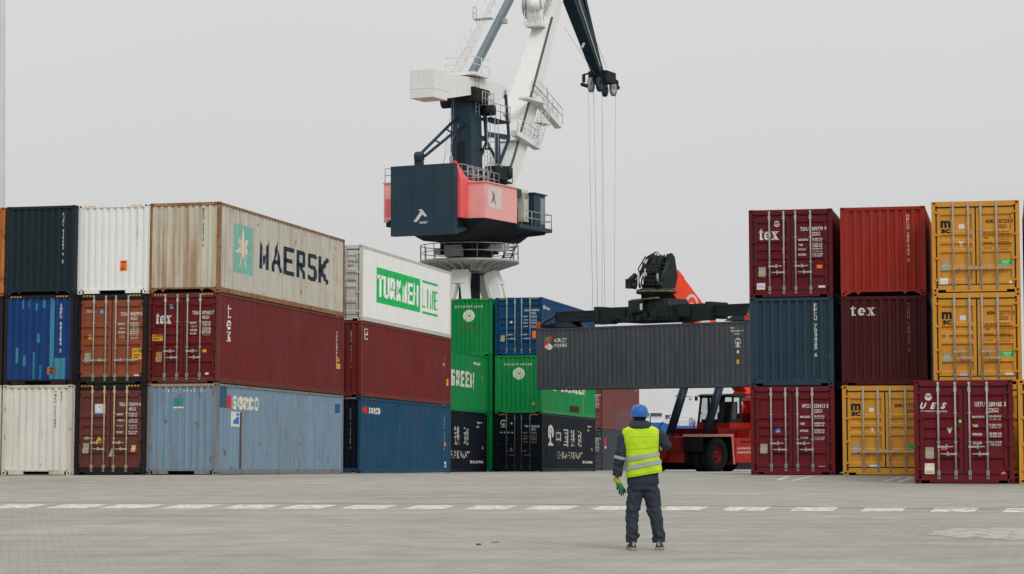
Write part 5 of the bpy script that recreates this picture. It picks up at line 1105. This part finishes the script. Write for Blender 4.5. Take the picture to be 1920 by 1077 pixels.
for s_ in range(9):
    g = MB(); x = -.62+.13*s_; b0 = rr.uniform(-.08, .08); pts = []
    for k in range(11):
        t = k/10; pts.append((x+b0*math.sin(4*t+s_)+.05*rr.uniform(-1, 1), -.75-.28*math.sin(math.pi*t)+.55*t, 8.42+1.5*t+.12*math.sin(math.pi*t)))
    g.path(pts, rr.uniform(.022, .04), 5); part('hydraulic_hose', g, mat('hose_black', (.012, .014, .016, 1), .3), hd2)
for s_ in range(5):
    g = MB(); w_ = .42+.05*s_; pts = [(-.62+.04*s_+w_*(k/12), -.25+.05*s_, 9.78+(.14+.045*s_)*math.sin(math.pi*k/12)) for k in range(13)]; g.path(pts, .022, 5); part('hydraulic_hose', g, MATS['hose_black'], hd2)
g = MB(); rr = random.Random(11)
for k in range(34):
    x = rr.uniform(-.5, .5); t = rr.uniform(0, 1); y = -.62+.50*t+rr.uniform(-.05, .05); z = 8.5+1.35*t; w_ = rr.uniform(.02, .07)
    if k % 3: g.box(x-w_, x+w_, y-.06, y+.05, z-rr.uniform(.02, .09), z+rr.uniform(.02, .09))
    else: g.tube((x-.12, y-.04, z), (x+.12, y-.04, z+rr.uniform(-.1, .1)), .028, n=6)
part('hydraulic_manifold', g, mat('manifold_grey', (.045, .05, .05, 1), .45, 0, .5, 20), hd2)
for bb in ((-.50, -.40, -1.02, -.96, 8.6, 9.1), (.36, .44, -.72, -.66, 8.7, 9.05), (-.2, .0, -1.0, -.94, 8.95, 9.1)): part('chrome_rod', MB().box(*bb), mat('bright_steel', (.6, .6, .6, 1), .3, .5), hd2)
# rotator and spreader
g = MB(); g.lathe([(0, 7.9), (.70, 7.9), (.70, 8.12), (.92, 8.16), (.92, 8.32), (.7, 8.40), (0, 8.42)], c=(0, -.25, 0), n=32); ro_ = part('rotator', g, Q_bk, rs)
g = MB(); g.lathe([(.921, 8.2), (.93, 8.2), (.93, 8.28), (.921, 8.28)], c=(0, -.25, 0), n=32); part('greased_ring', g, mat('rotator_tan', (.16, .13, .07, 1), .6, 0, .5, 4), ro_)
SP = bpy.data.objects  # spreader is centred on the container, the machine is .30 m to its right
cxs = -.30
def sp_box(g, x0, x1, y0, y1, z0, z1): g.box(x0, x1, y0, y1, z0, z1)
g = MB(); g.hexa([(-1.30, -.95, 6.92), (1.30, -.95, 6.92), (1.30, .95, 6.92), (-1.30, .95, 6.92)], [(-1.0, -.75, 7.9), (1.0, -.75, 7.9), (1.0, .75, 7.9), (-1.0, .75, 7.9)])
g.box(-1.55, 1.55, -.85, .85, 6.86, 7.1); g.box(-1.05, -.2, -1.0, -.72, 7.3, 7.85); g.box(.3, 1.15, -1.02, -.7, 7.05, 7.6)
for x in (-1.05, .95): g.beam((x, -.9, 7.85), (x+.3, -1.04, 6.92), .07, .07)
rr = random.Random(3)
for k in range(7): x = -1.05+.31*k; z0 = rr.uniform(6.95, 7.5); g.box(x, x+rr.uniform(.06, .16), -1.06-.02*(k % 2), -.8, z0, z0+rr.uniform(.1, .3))
spc = part('spreader_frame', g, Q_bk, rs)
V, F = T('1', -.30, 7.40, -.16, 7.68, .04); m = bpy.data.meshes.new('lettering'); m.from_pydata([(a, -1.10, b) for a, b in V], [], F); link('lettering', m, Q_wh, spc)
g = MB(); g.tube((-.9, -.98, 7.86), (.7, -.98, 7.92), .045, n=6); part('hose_bundle', g, mat('rotator_tan', (.16, .13, .07, 1)), spc)
for sx_ in (-1, 1):
    g = MB(); a, b = sorted((sx_*1.15, sx_*3.3)); g.box(a, b, -.60, .60, 6.98, 7.60); a2, b2 = sorted((sx_*3.05, sx_*3.34)); g.box(a2, b2, -.66, .66, 6.92, 7.66)
    g.box(min(sx_*2.3, sx_*3.3), max(sx_*2.3, sx_*3.3), -.66, -.2, 6.84, 6.96); g.tube((sx_*1.4, -.5, 6.90), (sx_*2.6, -.5, 6.92), .045, n=8)
    g.box(min(sx_*1.5, sx_*2.2), max(sx_*1.5, sx_*2.2), -.66, -.61, 7.05, 7.5)
    sl = part('outer_beam', g, Q_bk, rs)
    g = MB(); cxe = cxs + sx_*5.95; a, b = sorted((sx_*3.2, cxe-sx_*.35)); g.box(a, b, -.42, .42, 7.02, 7.52); g.box(a, b, -.44, -.425, 7.45, 7.50)
    for k in range(3): xx = sx_*4.6-sx_*k*.55; g.tube((xx, -.445, 7.27), (xx, -.40, 7.27), .09, n=12)
    g.hexa([(cxe-sx_*1.7, -.5, 6.78), (cxe-sx_*.2, -.5, 6.78), (cxe-sx_*.2, .5, 6.78), (cxe-sx_*1.7, .5, 6.78)], [(cxe-sx_*1.2, -.40, 7.03), (cxe-sx_*.5, -.40, 7.03), (cxe-sx_*.5, .40, 7.03), (cxe-sx_*1.2, .40, 7.03)])
    eb = part('telescopic_beam', g, Q_bk, sl)
    g = MB(); g.beam((cxe-sx_*.38, -.2, 7.45), (cxe, -1.12, 6.88), .14, .14, side=(0, 0, 1)); g.beam((cxe-sx_*.38, .2, 7.45), (cxe, 1.12, 6.88), .14, .14, side=(0, 0, 1)); g.box(min(cxe-sx_*.36, cxe), max(cxe-sx_*.36, cxe), -.5, .5, 6.76, 6.98); g.box(cxe-.09, cxe+.09, -1.2, 1.2, 6.75, 6.90)
    part('end_arm', g, Q_bk, sl)
    for sy in (-1, 1):
        g = MB(); xc, yc = cxs+sx_*6.0, sy*1.13; g.box(xc-.13, xc+.13, yc-.11, yc+.11, 6.725, 6.93); g.tube((xc, yc, 6.93), (xc, yc, 7.02), .07, n=10); part('twistlock', g, mat('twistlock_orange', C3(170, 70, 40, 1.2), .6, 0, .3, 8), sl)

# ------------------------------------------------------------------ ship moored behind
ship = thing('cargo_ship', 'white ship superstructure with blue hull band moored behind the yard', 'ship', Matrix.Translation((21.0, 262.0, -5.2)))
H_w = mat('ship_white', C3(224, 224, 222, 1.08), .5, 0, .05, .3); H_b = mat('ship_blue', C3(50, 96, 165, 1.25), .4, 0, .08, .5); H_g = mat('ship_window', (.09, .12, .13, 1), .15); H_gr = mat('ship_fittings', (.20, .21, .22, 1), .6)
g = MB(); g.prism([(-26, 4.4), (70, 4.4), (70, 6.15), (-2.0, 6.15), (-3.0, 6.55), (-26, 6.55)], 1, 0, 16); hl = part('hull', g, H_b, ship)
g = MB(); g.box(-26, 70, .05, 16, 0, 4.4); part('lower_hull', g, mat('hull_dark', (.02, .025, .035, 1), .5), hl)
g = MB(); g.box(-26, 70, .02, 15.9, 6.92 if False else 6.9, 7.6) if False else None
g.box(-26, -3.05, .3, 15.5, 6.55, 12.6); g.box(-3.0, 70, 1.0, 15.5, 6.15, 12.9)
up = part('superstructure', g, H_w, ship)
for x0, x1, z0, z1, y in ((-4.55, -3.2, 7.25, 7.68, .28), (-5.2, -4.7, 7.25, 7.68, .28), (-2.75, -2.2, 6.95, 7.45, .98), (-2.05, -1.45, 6.95, 7.45, .98), (-7.0, -6.0, 7.25, 7.68, .28), (4.0, 4.6, 6.95, 7.45, .98), (5.0, 5.6, 6.95, 7.45, .98)):
    g = MB(); g.box(x0, x1, y-.01, y+.1, z0, z1); w_ = part('window', g, H_g, up); g = MB(); g.box(x0-.06, x1+.06, y-.03, y-.012, z1, z1+.07); g.box(x0-.06, x1+.06, y-.03, y-.012, z0-.07, z0); part('window_frame', g, H_w, w_)
for bb in ((.15, .45, .9, .98, 5.95, 7.1), (.55, .8, .9, .98, 5.95, 6.9), (-1.9, -1.6, .9, .98, 6.05, 6.25), (1.4, 1.6, .9, .99, 7.6, 7.8), (2.2, 2.5, .9, .99, 6.3, 6.6), (-1.2, .5, .95, .985, 9.62, 9.67), (-1.5, -1.1, .9, .985, 9.72, 9.8), (.1, .4, .9, .985, 9.3, 9.4)): part('deck_fitting', MB().box(*bb), H_gr, up)
g = MB(); rail(g, [(-2.4, .4, 6.16), (12, .4, 6.16)], 1.0, 1.3, .03); part('railing', g, H_w, up)

# ------------------------------------------------------------------ light mast at the left edge
mast = thing('light_mast', 'tall pale grey tapering mast at the left edge behind the containers', 'light mast', Matrix.Translation((-19.98, 85.5, ground_z(85.5))))
g = MB(); g.lathe([(.34, 0), (.27, 2), (.20, 11), (.13, 18), (.09, 26), (0, 26)], n=16); part('pole', g, mat('mast_galvanised', (.60, .61, .60, 1), .5, 0, .06, 1), mast)
g = MB(); g.box(-.9, .9, -.15, .15, 25.8, 26.0)
for x in (-.8, -.3, .3, .8): g.box(x-.18, x+.18, -.35, .0, 25.5, 25.8)
part('floodlight_bar', g, mat('mast_head_grey', (.2, .2, .2, 1)), mast)

# ------------------------------------------------------------------ small litter on the paving
def litter(px, py, pts, h_, material, name, label, cat):
    p = ray_ground(px, py); g = MB(); n = len(pts)
    lo = [(p.x+x, p.y+y, .006) for x, y in pts]; hi = [(p.x+x*.8, p.y+y*.8, .006+h_*(1+.6*math.sin(k*2.1))) for k, (x, y) in enumerate(pts)]
    i = 0; g.v = lo+hi; g.f = [tuple(reversed(range(n))), tuple(range(n, 2*n))]+[(k, (k+1) % n, n+(k+1) % n, n+k) for k in range(n)]
    o = part(name, g, material, None); tag(o, label, cat)
litter(929, 1017.5, [(-.05, -.06), (.02, -.09), (.06, -.02), (.05, .07), (-.01, .10), (-.06, .04)], .02, mat('dry_leaf_tan', (.40, .30, .18, 1), .8), 'dry_leaf', 'small tan leaf lying on the paving left of the worker', 'leaf')
litter(897, 1022.5, [(-.035, -.03), (.035, -.035), (.04, .03), (-.03, .035)], .012, mat('black_scrap', (.02, .02, .02, 1), .8), 'rubber_scrap', 'small flat black scrap lying on the paving beside the leaf', 'scrap')

# ------------------------------------------------------------------ the worker, seen from behind (local x right, y away from camera, z up)
FP = ray_ground(1209, 1031.5)
PM = Matrix.Translation((FP.x, FP.y, .004))
man = thing('person', 'worker seen from behind in yellow reflective vest, blue hard hat and grey work clothes', 'person', PM)
C_jk = mat('jacket_charcoal', C3(44, 50, 62, 1.1), .75, 0, .18, 5, .35); C_tr = mat('trousers_grey', C3(48, 53, 63, 1.05), .8, 0, .16, 5, .35); C_tk = mat('trouser_patch_dark', (.018, .020, .026, 1), .8)
C_vs = mat('vest_fluorescent_yellow', (.47, .68, .02, 1), .65, 0, .07, 6, .2); C_rf = mat('reflective_silver', (.34, .36, .38, 1), .35, 0, .10, 20); C_sk = mat('skin', (.36, .20, .14, 1), .55, 0, .05, 6)
C_hr = mat('dark_hair', (.012, .010, .009, 1), .8); C_ht = mat('helmet_blue', C3(48, 98, 168, 1.0), .28, 0, .04, 3); C_sh = mat('shoe_black', (.035, .034, .034, 1), .7, 0, .2, 12, .3); C_so = mat('shoe_sole_grey', (.26, .255, .23, 1), .8)
# body: one continuous skinned surface
def skinned(name, verts, edges, radii, material, parent, root=0, sub=2):
    m = bpy.data.meshes.new(name); m.from_pydata(verts, edges, []); o = link(name, m, material, parent)
    bm = bmesh.new(); bm.from_mesh(m); ly = bm.verts.layers.skin.verify()
    for v in bm.verts: r = radii[v.index]; v[ly].radius = (r if isinstance(r, tuple) else (r, r)); v[ly].use_root = (v.index == root)
    bm.to_mesh(m); bm.free()
    s_ = o.modifiers.new('skin', 'SKIN'); s_.use_smooth_shade = True; o.modifiers.new('sub', 'SUBSURF').levels = sub; o.modifiers['sub'].render_levels = sub
    return o
BV = [(-.02, 0, .92), (-.02, 0, 1.12), (-.035, .01, 1.32), (-.045, .01, 1.46), (-.05, .02, 1.55), (-.052, .03, 1.64), (-.052, .03, 1.71)]
BE = [(0, 1), (1, 2), (2, 3), (3, 4), (4, 5), (5, 6)]; BR = [(.11, .08), (.11, .075), (.12, .08), (.07, .06), .05, .078, .07]
def chain(start, pts, rads):
    prev = start
    for p, r in zip(pts, rads): BV.append(p); BR.append(r); BE.append((prev, len(BV)-1)); prev = len(BV)-1
    return prev
la = chain(3, [(-.21, .0, 1.43), (-.285, -.005, 1.20), (-.325, .02, .955), (-.345, .035, .885), (-.348, .045, .845)], [.05, .042, .032, .026, (.034, .020)])
ra = chain(3, [(.125, .0, 1.43), (.285, .04, 1.29), (.22, .22, 1.37), (.12, .27, 1.46), (.09, .28, 1.50)], [.05, .042, .034, .026, (.034, .022)])
for sx_, hip, kn, an, toe in ((-1, (-.125, 0, .86), (-.165, .015, .49), (-.16, -.01, .09), (-.165, .12, .04)), (1, (.08, 0, .86), (.135, .015, .49), (.178, -.01, .09), (.185, .12, .04))):
    chain(0, [hip, kn, an, toe], [.062, .045, .034, .03])
def fingers(root, base, d, lat, fwd):
    base = Vector(base); d = Vector(d).normalized(); lat = Vector(lat).normalized(); fwd = Vector(fwd).normalized()
    for k, ln in enumerate((.068, .078, .072, .056)):
        s0 = base + lat*(-.027+.018*k) + d*.02; a = s0 + d*ln*.45 + fwd*.006; b = a + d*ln*.32*.8 + fwd*ln*.25; c = b + d*ln*.1 + fwd*ln*.30
        chain(root, [tuple(s0), tuple(a), tuple(b), tuple(c)], [.010, .0088, .0082, .0068])
    s0 = base - lat*.034 - d*.015; chain(root, [tuple(s0+fwd*.008), tuple(s0-lat*.018+d*.022+fwd*.02), tuple(s0-lat*.012+d*.045+fwd*.032)], [.011, .0095, .0078])
fingers(la, (-.348, .045, .845), (0, .05, -1), (0, 1, 0), (1, 0, 0))
fingers(ra, (.09, .28, 1.50), (-.2, 0, 1), (.9, .3, .2), (-.3, -1, 0))
body = skinned('body', BV, BE, BR, C_sk, man)
# clothing volumes: lofted ellipses fused by a voxel remesh, with folds
def ell(c, rx, ry, n=28, tilt=0., sq=2.3, nrm=None):
    pts = []
    for k in range(n):
        t = 2*math.pi*k/n; ct, st_ = math.cos(t), math.sin(t)
        x = rx*math.copysign(abs(ct)**(2/sq), ct); y = ry*math.copysign(abs(st_)**(2/sq), st_)
        v = Vector((x, y, 0))
        if nrm is not None: v = nrm @ v
        pts.append(Vector(c)+v+Vector((0, 0, x*tilt)))
    return pts
def limb_rings(pts, rads, n=20, sq=2.0):
    out = []
    for k, (p, r) in enumerate(zip(pts, rads)):
        a = Vector(pts[max(0, k-1)]); b = Vector(pts[min(len(pts)-1, k+1)]); q = (b-a).to_track_quat('Z', 'Y')
        rr = r if isinstance(r, tuple) else (r, r); out.append([Vector(p)+q @ Vector((rr[0]*math.cos(2*math.pi*j/n), rr[1]*math.sin(2*math.pi*j/n), 0)) for j in range(n)])
    return out
def lerp_chain(pts, rads, sub=9):
    P = []; Q = []
    for (a, b, ra_, rb) in zip(pts[:-1], pts[1:], rads[:-1], rads[1:]):
        for k in range(sub): t = k/sub; P.append(tuple(Vector(a).lerp(Vector(b), t))); Q.append((ra_[0]+(rb[0]-ra_[0])*t, ra_[1]+(rb[1]-ra_[1])*t))
    P.append(pts[-1]); Q.append(rads[-1])
    return P, Q
def crease(rings, amp=.010, fz=26.0, seed=0.0, hot=()):
    out = []
    for r_ in rings:
        c = sum((Vector(p) for p in r_), Vector())/len(r_); row = []
        for p in r_:
            p = Vector(p); d = p-c; a = math.atan2(d.y, d.x)
            w = amp*(1+sum(1.3*math.exp(-((p.z-h)/.055)**2) for h in hot))
            q = mnoise.noise(Vector((math.cos(a)*1.1+seed, math.sin(a)*1.1, p.z*fz*.55+a*.9)))+.6*mnoise.noise(Vector((math.cos(a)*2.3, seed+math.sin(a)*2.3, p.z*fz)))
            row.append(p+d.normalized()*w*q)
        out.append(row)
    return out
def cloth(name, mb, material, parent, voxel=.009, amt=.010, sc_=7.0, stretch=(1, 1, 2.2)):
    m = mb.mesh(name); o = link(name, m, material, parent)
    r_ = o.modifiers.new('remesh', 'REMESH'); r_.mode = 'VOXEL'; r_.voxel_size = voxel; r_.use_smooth_shade = True
    s_ = o.modifiers.new('smooth', 'SMOOTH'); s_.iterations = 4; s_.factor = .6
    tx = bpy.data.textures.new(name+'_folds', 'CLOUDS'); tx.noise_scale = .085; tx.noise_depth = 2
    d_ = o.modifiers.new('folds', 'DISPLACE'); d_.texture = tx; d_.strength = amt; d_.mid_level = .5
    tx2 = bpy.data.textures.new(name+'_wrinkle', 'DISTORTED_NOISE'); tx2.noise_scale = .055; d2 = o.modifiers.new('wrinkle', 'DISPLACE'); d2.texture = tx2; d2.strength = amt*.45; d2.mid_level = .5
    return o
# jacket
g = MB()
g.loft([ell((-.015, 0, .795), .195, .125, tilt=.03), ell((-.015, 0, .84), .200, .130), ell((-.02, 0, .95), .195, .128), ell((-.02, 0, 1.12), .192, .124), ell((-.03, 0, 1.28), .205, .125), ell((-.035, 0, 1.40), .215, .120), ell((-.04, .005, 1.47), .175, .105), ell((-.045, .01, 1.52), .10, .085), ell((-.05, .015, 1.56), .088, .080), ell((-.05, .015, 1.585), .092, .085)])
p, q = lerp_chain([(-.19, 0, 1.44), (-.245, -.005, 1.36), (-.29, -.005, 1.19), (-.318, .01, 1.05), (-.338, .03, .905)], [(.075, .08), (.075, .085), (.066, .075), (.062, .070), (.054, .060)]); g.loft(crease(limb_rings(p, q), .011, 30, 1.0, (1.19, .95)))
p, q = lerp_chain([(.105, 0, 1.44), (.19, .0, 1.40), (.262, .03, 1.305), (.285, .06, 1.28), (.25, .17, 1.34), (.15, .255, 1.44)], [(.075, .08), (.075, .080), (.066, .072), (.062, .066), (.056, .058), (.045, .048)]); g.loft(crease(limb_rings(p, q), .010, 26, 4.0))
g.loft([ell((-.05, -.045, 1.495), .135, .085), ell((-.05, -.045, 1.54), .138, .088), ell((-.05, -.03, 1.575), .125, .084), ell((-.05, -.02, 1.595), .10, .07)])     # folded hood behind the neck
jk = cloth('jacket', g, C_jk, man, .008, .010)
# vest
g = MB()
def vr(z, rx, ry, x=-.03, ti=0.03): return ell((x, 0, z), rx, ry, tilt=ti*1.4, n=44, sq=2.5)
rg = [vr(.925, .222, .152, -.005, .12), vr(.98, .219, .150, -.008, .11), vr(1.08, .210, .145, -.015, .10), vr(1.18, .205, .143, -.025, .08), vr(1.28, .212, .143, -.032, .04), vr(1.37, .226, .142, -.035, .02), vr(1.44, .232, .136, -.036, .0), vr(1.485, .215, .124, -.038, 0), vr(1.515, .165, .108, -.042, 0), vr(1.535, .11, .095, -.045, 0)]
rg2 = []
for r0_, r1_ in zip(rg[:-1], rg[1:]):
    for k in range(4): rg2.append([a_.lerp(b_, k/4) for a_, b_ in zip(r0_, r1_)])
rg2.append(rg[-1]); rg2 = crease(rg2, .007, 9, 7.7); g.loft(rg2, cap=False)
vm = g.mesh('safety_vest'); vest = link('safety_vest', vm, C_vs, man)
vm.materials[0] = None
sd = vest.modifiers.new('sub', 'SUBSURF'); sd.levels = 2; sd.render_levels = 2
tx = bpy.data.textures.new('vest_folds', 'CLOUDS'); tx.noise_scale = .22; tx.noise_depth = 2; d_ = vest.modifiers.new('folds', 'DISPLACE'); d_.texture = tx; d_.strength = .030; d_.mid_level = .45
so = vest.modifiers.new('solid', 'SOLIDIFY'); so.thickness = .004
def vint(z, tot=.0):      # vest cross-section at height z (before tilt)
    zs = [.925, .98, 1.08, 1.18, 1.28, 1.37]; rx = [.222, .219, .210, .205, .212, .215]; ry = [.152, .150, .145, .143, .143, .140]; xs = [-.005, -.008, -.015, -.025, -.032, -.035]; ti = [.12, .11, .10, .08, .04, .02]
    for i in range(len(zs)-1):
        if z <= zs[i+1]: t = (z-zs[i])/(zs[i+1]-zs[i]); f_l = lambda a: a[i]+(a[i+1]-a[i])*t; return f_l(rx), f_l(ry), f_l(xs), f_l(ti)
C_sm = mat('vest_seam_lime', (.30, .45, .02, 1), .7)
for zc in (1.395, 1.25, .945):
    g = MB(); rx, ry, xs_, ti = vint(min(1.369, zc)); g.loft([ell((xs_, 0, zc+dz), rx+.0045, ry+.0035, tilt=ti*1.4, n=44, sq=2.5) for dz in (-.0025, .0025)], cap=False); b_ = part('seam', g, C_sm, vest)
    d_ = b_.modifiers.new('folds', 'DISPLACE'); d_.texture = tx; d_.strength = .030; d_.mid_level = .45
for zc, hh in ((1.150, .025), (1.048, .026)):
    g = MB(); rr_ = []
    for dz in (-hh, -hh*.33, hh*.33, hh):
        rx, ry, xs_, ti = vint(zc+dz); rr_.append(ell((xs_, 0, zc+dz), rx+.0115, ry+.0115, tilt=ti*1.4+.05, n=44, sq=2.5))
    g.loft(rr_, cap=False); b_ = part('reflective_band', g, C_rf, vest); s2 = b_.modifiers.new('sub', 'SUBSURF'); s2.levels = 2; s2.render_levels = 2
    d_ = b_.modifiers.new('folds', 'DISPLACE'); d_.texture = tx; d_.strength = .030; d_.mid_level = .43
g = MB(); g.loft(limb_rings([(-.292, -.002, 1.155), (-.300, .0, 1.118)], [(.072, .080), (.070, .079)]), cap=False); b_ = part('reflective_band', g, C_rf, jk)
# trousers
g = MB(); g.loft([ell((-.02, 0, .86), .165, .115), ell((-.022, 0, .80), .172, .118), ell((-.025, 0, .74), .168, .115)])
for pts, rr in (([(-.105, 0, .80), (-.118, .005, .66), (-.145, .015, .50), (-.158, .0, .34), (-.155, -.01, .20), (-.152, -.01, .085)], [(.098, .108), (.098, .100), (.084, .090), (.080, .086), (.074, .080), (.064, .070)]),
                ([(.062, 0, .80), (.088, .005, .66), (.125, .015, .50), (.152, .0, .34), (.165, -.01, .20), (.175, -.01, .085)], [(.098, .108), (.098, .100), (.086, .092), (.080, .086), (.074, .080), (.064, .070)])):
    p, q = lerp_chain(pts, rr); g.loft(crease(limb_rings(p, q, 32), .012, 26, pts[0][0]*40, (.50, .72, .13, .18)))
tr = cloth('trousers', g, C_tr, man, .0075, .010)
g = MB(); g.loft(limb_rings([(.125, -.005, .74), (.140, -.005, .64), (.162, .005, .54)], [(.036, .065), (.040, .062), (.034, .050)])); pk_ = part('trouser_patch', g, C_tk, tr)
# shoes
for x, yaw_ in ((-.155, 8), (.178, -8)):
    a = R(yaw_)
    def sh(px_, py_, pz_): c, s_ = math.cos(a), math.sin(a); return (x+c*px_-s_*py_, s_*px_+c*py_-.02, pz_)
    g = MB(); rings = []
    for yy, w, zt in ((-.085, .026, .075), (-.07, .038, .105), (-.03, .044, .118), (.03, .046, .105), (.09, .050, .080), (.15, .050, .068), (.19, .038, .055), (.205, .018, .040)):
        rings.append([Vector(sh(w*math.cos(t), yy, .022+max(0, (zt-.022))*max(0., math.sin(t)) if math.sin(t) > 0 else .022)) for t in [2*math.pi*k/16 for k in range(16)]])
    g.loft(rings); s_o = part('shoe', g, C_sh, man); s_o.modifiers.new('sub', 'SUBSURF').render_levels = 1
    g = MB(); out = [(-.030, -.092), (.030, -.092), (.047, -.06), (.046, .02), (.054, .10), (.046, .18), (.02, .212), (-.02, .212), (-.046, .18), (-.052, .10), (-.044, .02), (-.047, -.06)]
    lo = [sh(a_, b_, 0) for a_, b_ in out]; hi = [sh(a_, b_, .034) for a_, b_ in out]; n = len(out); g.v = lo+hi; g.f = [tuple(range(n)), tuple(range(n, 2*n))]+[(k, (k+1) % n, n+(k+1) % n, n+k) for k in range(n)]
    part('sole', g, C_so, s_o)
    g = MB(); g.beam(sh(0, -.083, .05), sh(0, -.075, .10), .03, .008); part('heel_tab', g, C_so, s_o)
# head details
hc = Vector((-.052, .035, 1.675))
g = MB(); rings = []
for k in range(9):
    t = math.pi*k/8; rings.append([hc+Vector((.078*math.sin(t)*math.cos(u), .096*math.sin(t)*math.sin(u)+.004, -.115*math.cos(t)-.01)) for u in [2*math.pi*j/20 for j in range(20)]])
g.loft(rings); hd_ = part('head', g, C_sk, body)
g = MB()
for sx_ in (-1, 1):
    g.loft([[hc+Vector((sx_*(.076+.012*math.sin(math.pi*k/4)), .0+.018*math.cos(u), -.02+.03*math.sin(u)*1.0)) for u in [2*math.pi*j/10 for j in range(10)]] for k in range(3)])
part('ear', g, C_sk, hd_)
g = MB(); g.hexa([hc+Vector(v) for v in ((-.014, .092, -.035), (.014, .092, -.035), (.012, .120, -.032), (-.012, .120, -.032))], [hc+Vector(v) for v in ((-.007, .094, .012), (.007, .094, .012), (.005, .100, .012), (-.005, .100, .012))]); part('nose', g, C_sk, hd_)
for sx_ in (-1, 1):
    g = MB(); g.lathe([(0, -.008), (.007, -.006), (.010, 0), (.007, .006), (0, .008)], c=tuple(hc+Vector((sx_*.03, .090, .008))), n=12); part('eye', g, mat('eye_white', (.6, .6, .58, 1), .3), hd_)
g = MB(); g.box(hc.x-.022, hc.x+.022, hc.y+.090, hc.y+.097, hc.z-.066, hc.z-.058); part('mouth', g, mat('lips', (.28, .10, .09, 1), .5), hd_)
g = MB(); rings = []
for k in range(8):
    t = math.pi*(.12+.62*k/7); rings.append([hc+Vector((.085*math.sin(t)*math.cos(u), .095*math.sin(t)*math.sin(u)-.010, .118*math.cos(t)-.004)) for u in [math.pi+.0+math.pi*j/15 for j in range(16)]])
for a_, b_ in zip(rings[:-1], rings[1:]):
    for j in range(15): g.quad(a_[j], a_[j+1], b_[j+1], b_[j], True)
part('hair', g, C_hr, hd_)
g = MB(); g.loft([ell((-.05, .01, 1.54), .078, .080), ell((-.051, .014, 1.585), .074, .078), ell((-.052, .02, 1.64), .080, .090)], cap=False); part('neck_scarf', g, C_hr, hd_)
# helmet
g = MB(); rings = []; hcx = Vector((-.052, .035, 1.655))
prof = [(1.0, 0.0), (1.0, .02), (.985, .05), (.93, .085), (.80, .115), (.60, .134), (.35, .143), (.12, .146), (.01, .147)]
for s_, z in prof: rings.append([hcx+Vector((.108*s_*math.cos(u), .132*s_*math.sin(u), z-.006)) for u in [2*math.pi*j/36 for j in range(36)]])
g.loft(rings, cap=False); hm = part('hard_hat', g, C_ht, man)
g = MB(); ra_, rb_, rc_ = [], [], []
for j in range(48):
    u = 2*math.pi*j/48; ext = .010+.035*max(0, math.sin(u))**3
    ra_.append(hcx+Vector((.106*math.cos(u), .130*math.sin(u), .000))); rb_.append(hcx+Vector(((.110+ext)*math.cos(u), (.134+ext)*math.sin(u), -.008))); rc_.append(hcx+Vector(((.106+ext)*math.cos(u), (.130+ext)*math.sin(u), -.014)))
g.loft([ra_, rb_, rc_], cap=False); part('brim', g, C_ht, hm)
g = MB(); pts = [(0, math.cos(t)*.132*1.004, math.sin(t)*.148) for t in [R(12+12*k) for k in range(14)]]
for a_, b_ in zip(pts[:-1], pts[1:]): g.beam(hcx+Vector(a_)*.985, hcx+Vector(b_)*.985, .022, .008)
g.box(hcx.x-.03, hcx.x+.03, hcx.y-.138, hcx.y-.125, hcx.z+.002, hcx.z+.012); part('ridge', g, C_ht, hm)
g = MB(); g.loft([ell(tuple(hcx+Vector((0, 0, -.022))), .092, .112), ell(tuple(hcx+Vector((0, 0, .0))), .095, .116)], cap=False); part('headband', g, C_hr, hm)
# folded work gloves held in the left hand
glv = thing('work_glove', 'green and black work gloves with yellow cuffs held in the left hand', 'gloves', PM @ Matrix.Translation((-.335, .03, .0)))
g = MB(); g.loft([ell((-.014, .015, .886), .040, .046, n=16), ell((-.012, .015, .872), .040, .046, n=16), ell((-.002, .010, .850), .044, .048, n=16), ell((.012, .0, .828), .040, .042, n=16), ell((.022, -.005, .815), .030, .034, n=16)]); part('cuff', g, mat('glove_yellow', (.38, .42, .04, 1), .7), glv)
g = MB(); g.loft([ell((.020, -.005, .822), .028, .030, n=16), ell((.035, -.012, .790), .038, .028, n=16), ell((.048, -.014, .755), .040, .024, n=16), ell((.055, -.014, .735), .036, .022, n=16)]); part('glove_palm', g, mat('glove_green', (.015, .20, .07, 1), .7), glv)
g = MB()
for k, (dx, ln) in enumerate(((-.026, .065), (-.006, .088), (.015, .080), (.034, .055))):
    g.loft(limb_rings([(.052+dx, -.016, .752), (.056+dx*1.15, -.018, .752-ln*.5), (.054+dx*1.3, -.014, .750-ln)], [(.012, .012), (.0115, .0115), (.008, .008)], 10))
g.loft(limb_rings([(.020, -.02, .79), (.000, -.025, .765), (-.004, -.02, .735)], [(.012, .012), (.0115, .0115), (.008, .008)], 10)); part('glove_finger', g, mat('glove_black', (.015, .018, .018, 1), .8), glv)
# two-way radio at the right shoulder
rd = thing('handheld_radio', 'black two-way radio with short antenna held up at the right side of the neck', 'radio', PM @ Matrix.Translation((.075, .20, 1.47)))
g = MB(); g.box(-.028, .028, -.017, .017, -.02, .10); part('radio_case', g, mat('radio_black', (.02, .02, .022, 1), .4), rd)
g = MB(); g.tube((.015, 0, .10), (.018, 0, .19), .007, .005, n=8); g.tube((-.012, 0, .10), (-.012, 0, .112), .008, n=8); part('antenna', g, MATS['radio_black'], rd)
